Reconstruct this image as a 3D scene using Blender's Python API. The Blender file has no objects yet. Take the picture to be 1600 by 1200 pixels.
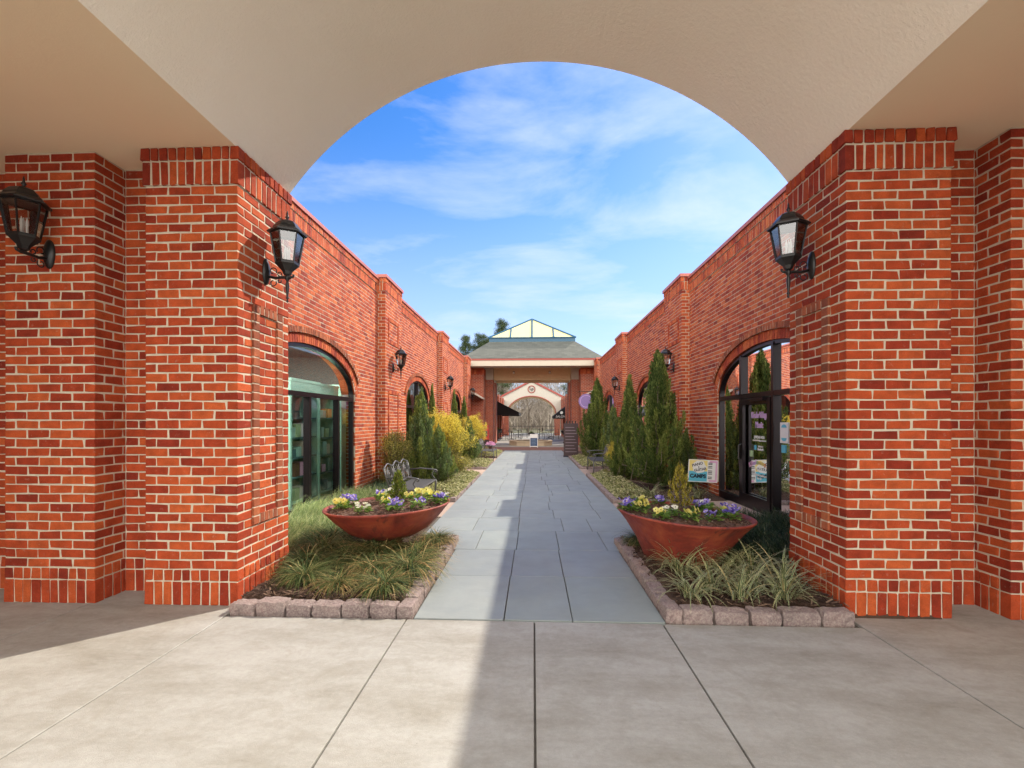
import bpy, math, random
import numpy as np
from mathutils import Vector, Matrix
R = math.radians
rng = np.random.default_rng(7)
random.seed(7)
scene = bpy.context.scene
COL = scene.collection

# ---------------------------------------------------------------- camera
cam_d = bpy.data.cameras.new("camera")
cam = bpy.data.objects.new("camera", cam_d)
COL.objects.link(cam)
cam_d.sensor_width = 36.0
cam_d.lens = 740 / 1600 * 36.0
cam_d.shift_y = 57 / 1600
cam_d.clip_start = 0.05
cam_d.clip_end = 2000
cam.location = (0, 0, 1.57)
cam.rotation_euler = (R(90), 0, R(2.553))
scene.camera = cam

# ---------------------------------------------------------------- sun and sky
SUN = Vector((0.81, 0.76, 1.0)).normalized()
sl = bpy.data.lights.new("sun", 'SUN')
sl.energy = 2.0
sl.angle = R(0.55)
sl.color = (1.0, 0.90, 0.76)
so = bpy.data.objects.new("sun", sl)
so.rotation_euler = SUN.to_track_quat('Z', 'Y').to_euler()
so.location = (20, 20, 30)
COL.objects.link(so)

world = bpy.data.worlds.new("World")
scene.world = world
world.use_nodes = True
wt = world.node_tree
wt.nodes.clear()
def wn(t, **kw):
    n = wt.nodes.new(t)
    for k, v in kw.items():
        setattr(n, k, v)
    return n
wl = wt.links.new
sky = wn('ShaderNodeTexSky', sky_type='NISHITA', sun_disc=False)
sky.sun_elevation = math.asin(SUN.z)
sky.sun_rotation = math.atan2(SUN.x, SUN.y)
sky.altitude = 100
sky.air_density = 1.0
sky.dust_density = 0.5
sky.ozone_density = 2.5
hs = wn('ShaderNodeHueSaturation')
hs.inputs['Saturation'].default_value = 1.32
hs.inputs['Value'].default_value = 0.58
tint = wn('ShaderNodeMix', data_type='RGBA', blend_type='MULTIPLY')
tint.inputs[0].default_value = 1.0
tint.inputs[7].default_value = (0.92, 0.90, 1.0, 1)
wl(sky.outputs[0], tint.inputs[6])
wl(tint.outputs[2], hs.inputs['Color'])
tc = wn('ShaderNodeTexCoord')
sep = wn('ShaderNodeSeparateXYZ')
wl(tc.outputs['Generated'], sep.inputs[0])
def wmath(op, a, b=None):
    n = wn('ShaderNodeMath', operation=op)
    for i, v in enumerate((a, b)):
        if v is None: continue
        if isinstance(v, (int, float)): n.inputs[i].default_value = v
        else: wl(v, n.inputs[i])
    return n.outputs[0]
zz = wmath('MAXIMUM', sep.outputs[2], 0.03)
zz = wmath('ADD', zz, 0.06)
px = wmath('DIVIDE', sep.outputs[0], zz)
py = wmath('DIVIDE', sep.outputs[1], zz)
cmb = wn('ShaderNodeCombineXYZ')
wl(px, cmb.inputs[0]); wl(py, cmb.inputs[1])
mp = wn('ShaderNodeMapping')
mp.inputs['Location'].default_value = (0.4, 1.3, 0)
mp.inputs['Rotation'].default_value = (0, 0, R(25))
mp.inputs['Scale'].default_value = (0.7, 0.9, 1)
wl(cmb.outputs[0], mp.inputs['Vector'])
n1 = wn('ShaderNodeTexNoise'); n1.inputs['Scale'].default_value = 1.5
n1.inputs['Detail'].default_value = 9; n1.inputs['Roughness'].default_value = 0.58
n1.inputs['Distortion'].default_value = 0.35
wl(mp.outputs[0], n1.inputs['Vector'])
n2 = wn('ShaderNodeTexNoise'); n2.inputs['Scale'].default_value = 0.42
n2.inputs['Detail'].default_value = 2
wl(mp.outputs[0], n2.inputs['Vector'])
cl = wmath('MULTIPLY', n1.outputs[0], wmath('ADD', n2.outputs[0], 0.45))
rampc = wn('ShaderNodeValToRGB')
rampc.color_ramp.elements[0].position = 0.42; rampc.color_ramp.elements[0].color = (0, 0, 0, 1)
rampc.color_ramp.elements[1].position = 0.76; rampc.color_ramp.elements[1].color = (0.85, 0.85, 0.85, 1)
wl(cl, rampc.inputs[0])
mixc = wn('ShaderNodeMix', data_type='RGBA')
wl(rampc.outputs[0], mixc.inputs[0])
wl(hs.outputs[0], mixc.inputs[6])
mixc.inputs[7].default_value = (2.75, 2.9, 3.3, 1)
bg = wn('ShaderNodeBackground')
bg.inputs['Strength'].default_value = 0.125
hz = wn('ShaderNodeMapRange', interpolation_type='SMOOTHSTEP')
hz.inputs['From Min'].default_value = 0.55; hz.inputs['From Max'].default_value = 0.02
hz.inputs['To Min'].default_value = 0.0; hz.inputs['To Max'].default_value = 0.72
wl(sep.outputs[2], hz.inputs['Value'])
mixh = wn('ShaderNodeMix', data_type='RGBA')
wl(hz.outputs[0], mixh.inputs[0]); wl(mixc.outputs[2], mixh.inputs[6])
mixh.inputs[7].default_value = (1.75, 2.15, 3.0, 1)
# bright cloud added over the unseen sky behind the viewer as fill light
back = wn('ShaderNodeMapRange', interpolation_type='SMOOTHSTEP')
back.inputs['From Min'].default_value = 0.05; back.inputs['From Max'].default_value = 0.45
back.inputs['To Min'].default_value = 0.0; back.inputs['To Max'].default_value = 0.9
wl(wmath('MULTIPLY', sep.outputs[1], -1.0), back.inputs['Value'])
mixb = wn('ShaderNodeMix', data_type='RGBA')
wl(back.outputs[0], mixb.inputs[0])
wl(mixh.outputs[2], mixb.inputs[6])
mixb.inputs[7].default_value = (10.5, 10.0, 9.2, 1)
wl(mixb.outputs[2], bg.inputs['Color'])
wo = wn('ShaderNodeOutputWorld')
wl(bg.outputs[0], wo.inputs['Surface'])

scene.view_settings.view_transform = 'Standard'
scene.view_settings.look = 'None'
scene.view_settings.exposure = 1.70
scene.view_settings.gamma = 1.0
scene.render.engine = 'CYCLES'
scene.cycles.max_bounces = 10
scene.cycles.diffuse_bounces = 6
scene.cycles.transparent_max_bounces = 16
scene.cycles.sample_clamp_indirect = 8

# ---------------------------------------------------------------- materials
MATS = {}
class NT:
    def __init__(s, name):
        s.m = bpy.data.materials.new(name); s.m.use_nodes = True
        s.t = s.m.node_tree; s.t.nodes.clear()
        s.out = s.t.nodes.new('ShaderNodeOutputMaterial')
        s.p = s.t.nodes.new('ShaderNodeBsdfPrincipled')
        s.t.links.new(s.p.outputs[0], s.out.inputs[0])
        MATS[name] = s.m
    def n(s, ty, ins=None, **kw):
        x = s.t.nodes.new(ty)
        for k, v in kw.items(): setattr(x, k, v)
        for k, v in (ins or {}).items():
            if isinstance(v, bpy.types.NodeSocket): s.t.links.new(v, x.inputs[k])
            else: x.inputs[k].default_value = v
        return x
    def ramp(s, fac, stops):
        x = s.t.nodes.new('ShaderNodeValToRGB')
        cr = x.color_ramp
        while len(cr.elements) < len(stops): cr.elements.new(0.5)
        for e, (p, c) in zip(cr.elements, stops):
            e.position = p; e.color = (*c, 1) if len(c) == 3 else c
        s.t.links.new(fac, x.inputs[0]); return x.outputs[0]
    def mix(s, fac, a, b, mode='MIX'):
        x = s.t.nodes.new('ShaderNodeMix'); x.data_type = 'RGBA'; x.blend_type = mode
        for i, v in ((0, fac), (6, a), (7, b)):
            if isinstance(v, bpy.types.NodeSocket): s.t.links.new(v, x.inputs[i])
            elif i == 0: x.inputs[0].default_value = v
            else: x.inputs[i].default_value = (*v, 1) if len(v) == 3 else v
        return x.outputs[2]
    def noise(s, scale, detail=4, rough=0.55, vec=None, dist=0.0):
        if vec is None: vec = s.obj()
        return s.n('ShaderNodeTexNoise', {'Vector': vec, 'Scale': scale, 'Detail': detail, 'Roughness': rough, 'Distortion': dist}).outputs[0]
    def obj(s):
        if not hasattr(s, 'tc'): s.tc = s.t.nodes.new('ShaderNodeNewGeometry')
        return s.tc.outputs['Position']
    def loc(s):
        if not hasattr(s, 'tc2'): s.tc2 = s.t.nodes.new('ShaderNodeTexCoord')
        return s.tc2.outputs['Object']
    def island(s):
        if not hasattr(s, 'tc'): s.obj()
        return s.tc.outputs['Random Per Island']
    def base(s, c):
        if isinstance(c, bpy.types.NodeSocket): s.t.links.new(c, s.p.inputs['Base Color'])
        else: s.p.inputs['Base Color'].default_value = (*c, 1)
    def rough(s, v):
        if isinstance(v, bpy.types.NodeSocket): s.t.links.new(v, s.p.inputs['Roughness'])
        else: s.p.inputs['Roughness'].default_value = v
    def bump(s, h, dist=0.003, strength=1.0):
        b = s.n('ShaderNodeBump', {'Height': h, 'Distance': dist, 'Strength': strength})
        s.t.links.new(b.outputs[0], s.p.inputs['Normal'])

def plain(name, c, rough=0.5, metal=0.0, var=0.12, nscale=6.0, bump=0.0):
    a = NT(name)
    n = a.noise(nscale, 4, vec=a.loc())
    a.base(a.mix(n, tuple(v * (1 - var) for v in c), tuple(min(1, v * (1 + var)) for v in c)))
    a.rough(rough); a.p.inputs['Metallic'].default_value = metal
    if bump: a.bump(a.noise(nscale * 12, 3, vec=a.loc()), bump)
    return a.m

def brick_mat(name, stops, smear=0.5):
    a = NT(name)
    col = a.ramp(a.island(), stops)
    n = a.noise(9, 5, 0.65)
    col = a.mix(1.0, col, a.ramp(n, [(0.25, (0.66, 0.64, 0.64)), (0.75, (1.25, 1.22, 1.2))]), 'MULTIPLY')
    fine = a.noise(120, 3, 0.7)
    col = a.mix(1.0, col, a.ramp(fine, [(0.3, (0.82, 0.82, 0.82)), (0.7, (1.14, 1.14, 1.14))]), 'MULTIPLY')
    sm = a.noise(23, 6, 0.75, dist=0.4)
    f = a.ramp(sm, [(0.60, (0, 0, 0)), (0.72, (smear, smear, smear))])
    col = a.mix(f, col, (0.42, 0.33, 0.25))
    a.base(col); a.rough(0.88)
    a.p.inputs['Specular IOR Level'].default_value = 0.25
    a.bump(a.noise(70, 6, 0.7), 0.006, 0.9)
    return a.m
STOPS = [(0.0, (0.20, 0.024, 0.012)), (0.10, (0.28, 0.034, 0.014)), (0.35, (0.345, 0.050, 0.017)), (0.7, (0.43, 0.071, 0.021)), (1.0, (0.48, 0.100, 0.028))]
brick_mat('brick_near', STOPS, 0.35)
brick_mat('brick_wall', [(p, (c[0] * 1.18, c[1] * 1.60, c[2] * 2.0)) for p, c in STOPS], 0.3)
brick_mat('brick_aged', [(0, (0.22, 0.07, 0.038)), (0.5, (0.33, 0.095, 0.045)), (1, (0.44, 0.14, 0.06))], 0.5)
a = NT('mortar')
a.base(a.mix(a.noise(14, 6, 0.7), (0.42, 0.35, 0.25), (0.74, 0.66, 0.52))); a.rough(0.95)
a.bump(a.noise(90, 5, 0.7), 0.006)
# procedural brick for far masonry (uv in metres)
def brick_far(name, stops, mort=(0.5, 0.42, 0.33)):
    a = NT(name)
    uv = a.n('ShaderNodeUVMap').outputs[0]
    b = a.n('ShaderNodeTexBrick', {'Vector': uv, 'Color1': (0, 0, 0, 1), 'Color2': (1, 1, 1, 1), 'Mortar': (0.5, 0.5, 0.5, 1), 'Scale': 1.0, 'Mortar Size': 0.007, 'Mortar Smooth': 0.2, 'Brick Width': 0.205, 'Row Height': 0.079, 'Bias': 0.0})
    col = a.ramp(b.outputs['Color'], stops)
    col = a.mix(a.noise(6, 4), col, (0.30, 0.06, 0.03))
    col = a.mix(b.outputs['Fac'], col, mort)
    a.base(col); a.rough(0.9)
    inv = a.n('ShaderNodeMath', {0: 1.0, 1: b.outputs['Fac']}, operation='SUBTRACT')
    a.bump(inv.outputs[0], 0.006)
brick_far('brick_far', STOPS)

a = NT('stucco_vault')
n = a.noise(1.3, 5, 0.6)
a.base(a.mix(n, (0.86, 0.78, 0.63), (0.93, 0.86, 0.73))); a.rough(0.9)
a.bump(a.noise(34, 7, 0.75), 0.010, 0.8)
a = NT('stucco_ceiling')
a.base(a.mix(a.noise(0.9, 4, 0.6), (0.86, 0.69, 0.46), (0.92, 0.77, 0.54))); a.rough(0.85)
a.bump(a.noise(55, 5, 0.7), 0.003, 0.5)
plain('cream_trim', (0.50, 0.45, 0.36), 0.7, bump=0.002)
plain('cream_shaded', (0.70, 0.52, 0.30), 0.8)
plain('gable_cream', (0.46, 0.43, 0.37), 0.8)
plain('red_metal', (0.30, 0.065, 0.05), 0.6)
plain('coping_metal', (0.42, 0.13, 0.10), 0.5)
plain('blue_metal', (0.018, 0.085, 0.15), 0.4)
plain('skylight_panel', (0.60, 0.54, 0.27), 0.9)
a = NT('shingle')
uv = a.n('ShaderNodeUVMap').outputs[0]
b = a.n('ShaderNodeTexBrick', {'Vector': uv, 'Color1': (0.065, 0.07, 0.06, 1), 'Color2': (0.13, 0.135, 0.115, 1), 'Mortar': (0.05, 0.055, 0.05, 1), 'Scale': 1.0, 'Mortar Size': 0.006, 'Brick Width': 0.32, 'Row Height': 0.14, 'Bias': 0.0})
a.base(a.mix(a.noise(3, 4), b.outputs['Color'], (0.10, 0.105, 0.09))); a.rough(0.9)

a = NT('concrete')
stv = a.n('ShaderNodeMapping', {'Vector': a.obj(), 'Scale': (1.0, 2.6, 1.0), 'Rotation': (0, 0, 0.5)}).outputs[0]
geo_n = a.noise(1.0, 10, 0.72, vec=stv, dist=0.15)
col = a.ramp(geo_n, [(0.28, (0.19, 0.178, 0.152)), (0.40, (0.275, 0.265, 0.235)), (0.55, (0.335, 0.33, 0.305)), (0.72, (0.39, 0.388, 0.368))])
st = a.noise(4.5, 6, 0.7, dist=0.6)
fg = a.noise(26, 8, 0.8)
col = a.mix(1.0, col, a.ramp(fg, [(0.3, (0.86, 0.86, 0.86)), (0.7, (1.10, 1.10, 1.10))]), 'MULTIPLY')
col = a.mix(a.ramp(st, [(0.50, (0, 0, 0)), (0.72, (0.65, 0.65, 0.65))]), col, (0.24, 0.225, 0.19))
sp = a.n('ShaderNodeTexVoronoi', {'Vector': a.obj(), 'Scale': 75.0}).outputs['Distance']
col = a.mix(a.ramp(sp, [(0.05, (0.35, 0.35, 0.35)), (0.13, (0, 0, 0))]), col, (0.62, 0.60, 0.56))
sp2 = a.n('ShaderNodeTexVoronoi', {'Vector': a.obj(), 'Scale': 9.0}).outputs['Distance']
col = a.mix(a.ramp(sp2, [(0.012, (0.8, 0.8, 0.8)), (0.03, (0, 0, 0))]), col, (0.08, 0.07, 0.06))
rust = a.noise(0.7, 5, 0.7)
col = a.mix(a.ramp(rust, [(0.64, (0, 0, 0)), (0.82, (0.35, 0.35, 0.35))]), col, (0.42, 0.31, 0.18))
a.base(col); a.rough(a.ramp(geo_n, [(0.3, (0.75, 0.75, 0.75)), (0.7, (0.6, 0.6, 0.6))]))
a.bump(a.noise(160, 4, 0.7), 0.0025)
plain('bounce_ground_pale', (0.74, 0.70, 0.61), 0.8)  # extra pale so the unseen ground reflects more light
plain('paver_red', (0.20, 0.10, 0.075), 0.9, var=0.3)
a = NT('joint_dark')
a.base(a.mix(a.noise(20, 5), (0.05, 0.045, 0.04), (0.16, 0.14, 0.11))); a.rough(0.95)
a = NT('bluestone')
col = a.ramp(a.island(), [(0, (0.235, 0.262, 0.262)), (0.4, (0.255, 0.282, 0.280)), (0.8, (0.272, 0.30, 0.292)), (1, (0.25, 0.285, 0.268))])
col = a.mix(a.noise(2.3, 7, 0.65, dist=0.4), a.mix(1.0, col, (0.74, 0.76, 0.78), 'MULTIPLY'), a.mix(1.0, col, (1.16, 1.15, 1.12), 'MULTIPLY'))
scr = a.noise(5, 8, 0.8, dist=2.0)
col = a.mix(a.ramp(scr, [(0.64, (0, 0, 0)), (0.72, (0.35, 0.35, 0.35))]), col, (0.5, 0.51, 0.49))
a.base(col); a.rough(a.ramp(a.noise(3, 5), [(0.3, (0.42, 0.42, 0.42)), (0.7, (0.62, 0.62, 0.62))]))
a.bump(a.noise(11, 7, 0.65), 0.004, 0.6)
a = NT('aggregate')
a.base(a.mix(a.noise(2, 5), a.ramp(a.noise(70, 2), [(0.35, (0.28, 0.19, 0.14)), (0.65, (0.52, 0.41, 0.33))]), (0.42, 0.31, 0.25))); a.rough(0.9)
a = NT('granite')
col = a.ramp(a.noise(2.5, 3), [(0.3, (0.15, 0.10, 0.10)), (0.5, (0.21, 0.15, 0.145)), (0.7, (0.26, 0.17, 0.155))])
col = a.mix(a.ramp(a.noise(60, 5, 0.8), [(0.4, (0, 0, 0)), (0.7, (0.7, 0.7, 0.7))]), col, (0.48, 0.42, 0.37))
col = a.mix(a.ramp(a.noise(7, 5, 0.8), [(0.5, (0, 0, 0)), (0.8, (0.7, 0.7, 0.7))]), col, (0.12, 0.10, 0.09))
a.base(col); a.rough(0.85)
a.bump(a.noise(35, 6, 0.75), 0.010)
a = NT('soil')
a.base(a.mix(a.noise(35, 5, 0.8), (0.035, 0.020, 0.013), (0.13, 0.075, 0.048))); a.rough(1.0)
a.bump(a.noise(45, 6, 0.8), 0.02)
plain('potting_soil', (0.14, 0.078, 0.052), 1.0, var=0.4, nscale=20, bump=0.006)
a = NT('ground')
a.base(a.mix(a.noise(0.6, 6), (0.07, 0.08, 0.035), (0.16, 0.14, 0.08))); a.rough(1.0)
def island_mat(name, stops, rough=0.7, sub=0.0, spec=0.3):
    a = NT(name)
    a.base(a.ramp(a.island(), stops)); a.rough(rough)
    a.p.inputs['Specular IOR Level'].default_value = spec
    if sub:
        tr = a.n('ShaderNodeBsdfTranslucent')
        a.t.links.new(a.t.nodes[2].outputs[0] if False else a.ramp(a.island(), [(p, tuple(min(1, v * 1.5) for v in c)) for p, c in stops]), tr.inputs[0])
        mx = a.n('ShaderNodeMixShader', {0: sub, 1: a.p.outputs[0], 2: tr.outputs[0]})
        a.t.links.new(mx.outputs[0], a.out.inputs[0])
    return a.m
island_mat('mulch', [(0, (0.022, 0.013, 0.009)), (0.5, (0.07, 0.040, 0.028)), (0.85, (0.13, 0.08, 0.055)), (1, (0.27, 0.18, 0.12))], 0.9)
island_mat('potting', [(0, (0.04, 0.02, 0.012)), (0.5, (0.13, 0.065, 0.04)), (0.9, (0.24, 0.14, 0.09)), (1, (0.5, 0.4, 0.3))], 0.9)
island_mat('juniper', [(0, (0.03, 0.055, 0.012)), (0.35, (0.065, 0.11, 0.024)), (0.75, (0.11, 0.16, 0.036)), (1, (0.20, 0.23, 0.06))], 0.75, 0.3)
island_mat('juniper_tip', [(0, (0.08, 0.12, 0.025)), (0.5, (0.17, 0.22, 0.045)), (1, (0.32, 0.35, 0.09))], 0.75, 0.3)
island_mat('juniper_blue', [(0, (0.05, 0.08, 0.03)), (0.4, (0.10, 0.15, 0.055)), (0.8, (0.17, 0.23, 0.085)), (1, (0.26, 0.32, 0.13))], 0.75, 0.3)
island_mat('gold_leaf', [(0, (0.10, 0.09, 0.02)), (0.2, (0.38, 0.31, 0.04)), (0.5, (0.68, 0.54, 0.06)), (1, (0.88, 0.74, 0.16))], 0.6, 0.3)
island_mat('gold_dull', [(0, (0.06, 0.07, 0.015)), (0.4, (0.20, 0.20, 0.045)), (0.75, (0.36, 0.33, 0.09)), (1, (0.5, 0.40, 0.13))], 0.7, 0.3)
island_mat('thuja', [(0, (0.05, 0.085, 0.012)), (0.5, (0.13, 0.18, 0.025)), (1, (0.30, 0.32, 0.06))], 0.7, 0.3)
island_mat('thuja_gold', [(0, (0.12, 0.10, 0.015)), (0.5, (0.30, 0.27, 0.035)), (1, (0.55, 0.45, 0.08))], 0.7, 0.3)
island_mat('sedge', [(0, (0.020, 0.040, 0.012)), (0.45, (0.065, 0.105, 0.028)), (0.75, (0.15, 0.19, 0.055)), (0.9, (0.26, 0.25, 0.10)), (1, (0.46, 0.36, 0.16))], 0.7, 0.25)
island_mat('sedge_dry', [(0, (0.12, 0.10, 0.035)), (0.4, (0.30, 0.20, 0.07)), (1, (0.58, 0.38, 0.17))], 0.75, 0.25)
island_mat('mondo', [(0, (0.08, 0.13, 0.045)), (0.4, (0.20, 0.27, 0.09)), (0.75, (0.36, 0.41, 0.17)), (1, (0.58, 0.56, 0.32))], 0.6, 0.25)
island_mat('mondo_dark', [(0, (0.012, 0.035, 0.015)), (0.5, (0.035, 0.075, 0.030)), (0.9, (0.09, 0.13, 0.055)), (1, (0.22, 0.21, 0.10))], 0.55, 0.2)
island_mat('cover', [(0, (0.10, 0.12, 0.04)), (0.4, (0.26, 0.28, 0.10)), (0.8, (0.48, 0.46, 0.24)), (1, (0.66, 0.60, 0.38))], 0.7, 0.25)
island_mat('pansy_leaf', [(0, (0.05, 0.13, 0.02)), (0.5, (0.14, 0.27, 0.04)), (1, (0.32, 0.42, 0.09))], 0.6, 0.2)
island_mat('petal_yellow', [(0, (0.72, 0.62, 0.08)), (1, (0.88, 0.82, 0.32))], 0.6, 0.3)
island_mat('petal_purple', [(0, (0.10, 0.06, 0.34)), (0.6, (0.24, 0.18, 0.60)), (1, (0.52, 0.45, 0.80))], 0.6, 0.3)
island_mat('petal_white', [(0, (0.75, 0.72, 0.55)), (1, (0.85, 0.85, 0.78))], 0.6, 0.3)
island_mat('pine', [(0, (0.02, 0.038, 0.014)), (0.5, (0.045, 0.075, 0.025)), (1, (0.10, 0.13, 0.045))], 0.8, 0.15)
island_mat('bark', [(0, (0.10, 0.08, 0.06)), (1, (0.20, 0.16, 0.12))], 0.95)
island_mat('twig', [(0, (0.16, 0.135, 0.11)), (0.5, (0.26, 0.22, 0.18)), (1, (0.38, 0.33, 0.27))], 0.95)
a = NT('liriope')
uv = a.n('ShaderNodeSeparateXYZ', {0: a.n('ShaderNodeUVMap').outputs[0]})
edge = a.n('ShaderNodeMath', {0: a.n('ShaderNodeMath', {0: uv.outputs[0], 1: 0.5}, operation='SUBTRACT').outputs[0]}, operation='ABSOLUTE').outputs[0]
g = a.ramp(a.island(), [(0, (0.03, 0.065, 0.02)), (0.75, (0.08, 0.14, 0.04)), (1, (0.36, 0.25, 0.09))])
a.base(a.mix(a.ramp(edge, [(0.30, (0, 0, 0)), (0.40, (1, 1, 1))]), g, (0.70, 0.66, 0.36))); a.rough(0.5)

a = NT('rust_bowl')
n = a.noise(3.2, 6, 0.65, vec=a.loc(), dist=0.5)
col = a.ramp(n, [(0.3, (0.11, 0.022, 0.016)), (0.5, (0.26, 0.040, 0.024)), (0.7, (0.38, 0.085, 0.035))])
st = a.noise(2.2, 5, 0.7, vec=a.loc(), dist=1.2)
col = a.mix(a.ramp(st, [(0.60, (0, 0, 0)), (0.66, (0.7, 0.7, 0.7)), (0.72, (0, 0, 0))]), col, (0.05, 0.02, 0.018))
dr_n = a.n('ShaderNodeMapping', {'Vector': a.loc(), 'Scale': (9.0, 9.0, 0.8)}).outputs[0]
col = a.mix(a.ramp(a.noise(1.0, 5, 0.7, vec=dr_n), [(0.50, (0, 0, 0)), (0.72, (0.5, 0.5, 0.5))]), col, (0.07, 0.025, 0.02))
a.base(col); a.rough(a.ramp(a.noise(6, 4, vec=a.loc()), [(0.3, (0.42, 0.42, 0.42)), (0.7, (0.75, 0.75, 0.75))]))
a.bump(a.noise(25, 5, vec=a.loc()), 0.004)
plain('black_iron', (0.018, 0.017, 0.017), 0.35, 0.3, 0.3)
plain('bench_metal', (0.11, 0.11, 0.11), 0.5, 0.35)
plain('bronze_frame', (0.018, 0.013, 0.016), 0.3, 0.5)
plain('black_canvas', (0.010, 0.011, 0.013), 0.85)
plain('white_paint', (0.80, 0.80, 0.78), 0.5, var=0.03)
plain('teal_paint', (0.30, 0.55, 0.47), 0.5, var=0.05)
plain('teal_film', (0.16, 0.36, 0.32), 0.35, var=0.08)
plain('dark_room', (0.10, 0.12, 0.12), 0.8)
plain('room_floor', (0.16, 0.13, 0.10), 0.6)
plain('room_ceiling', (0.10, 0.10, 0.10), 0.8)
plain('pink', (0.75, 0.42, 0.62), 0.5, var=0.03)
plain('lilac', (0.62, 0.42, 0.72), 0.5, var=0.03)
plain('sun_yellow', (0.85, 0.70, 0.22), 0.5, var=0.03)
plain('sky_blue', (0.12, 0.50, 0.66), 0.5, var=0.03)
plain('ink', (0.015, 0.015, 0.03), 0.5)
plain('chalk_blue', (0.03, 0.07, 0.16), 0.6)
plain('chalk_text', (0.35, 0.45, 0.55), 0.7)
plain('menu_brown', (0.055, 0.032, 0.035), 0.6)
plain('menu_text', (0.22, 0.17, 0.20), 0.7)
plain('sign_purple', (0.24, 0.17, 0.40), 0.6)
plain('post_red', (0.55, 0.04, 0.04), 0.45)
plain('tan_stone', (0.50, 0.40, 0.28), 0.85, bump=0.004)
plain('brown_wood', (0.13, 0.06, 0.035), 0.6)
plain('orange', (0.85, 0.38, 0.14), 0.5)
plain('green_card', (0.35, 0.50, 0.28), 0.5)
plain('sage', (0.25, 0.42, 0.36), 0.6)
plain('slate_teal', (0.05, 0.15, 0.16), 0.6)
plain('wicker', (0.09, 0.11, 0.09), 0.7)
plain('pale_canvas', (0.55, 0.48, 0.40), 0.8)
a = NT('asphalt')
a.base(a.mix(a.noise(3, 5), (0.045, 0.045, 0.045), (0.075, 0.072, 0.068))); a.rough(0.9)
def glass_mat(name, tint, refl, rough=0.0):
    a = NT(name)
    t = a.t
    tr = a.n('ShaderNodeBsdfTransparent', {0: (*tint, 1)})
    gl = a.n('ShaderNodeBsdfGlossy', {'Color': (0.95, 0.97, 1, 1), 'Roughness': rough})
    lw = a.n('ShaderNodeFresnel', {'IOR': 1.5})
    ad = a.n('ShaderNodeMath', {0: lw.outputs[0], 1: refl}, operation='ADD', use_clamp=True)
    mx = a.n('ShaderNodeMixShader', {0: ad.outputs[0], 1: tr.outputs[0], 2: gl.outputs[0]})
    t.links.new(mx.outputs[0], a.out.inputs[0]); t.nodes.remove(a.p)
glass_mat('glass_clear', (0.86, 0.96, 0.92), 0.07)
glass_mat('glass_tinted', (0.60, 0.72, 0.68), 0.12)
glass_mat('glass_lamp', (0.80, 0.80, 0.78), 0.10, 0.08)
def emit(name, c, s):
    a = NT(name)
    e = a.n('ShaderNodeEmission', {0: (*c, 1), 1: s})
    a.t.links.new(e.outputs[0], a.out.inputs[0]); a.t.nodes.remove(a.p)
emit('globe_lit', (1.0, 0.72, 0.35), 5.0)
emit('lamp_lit', (1.0, 0.93, 0.82), 130.0)

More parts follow.
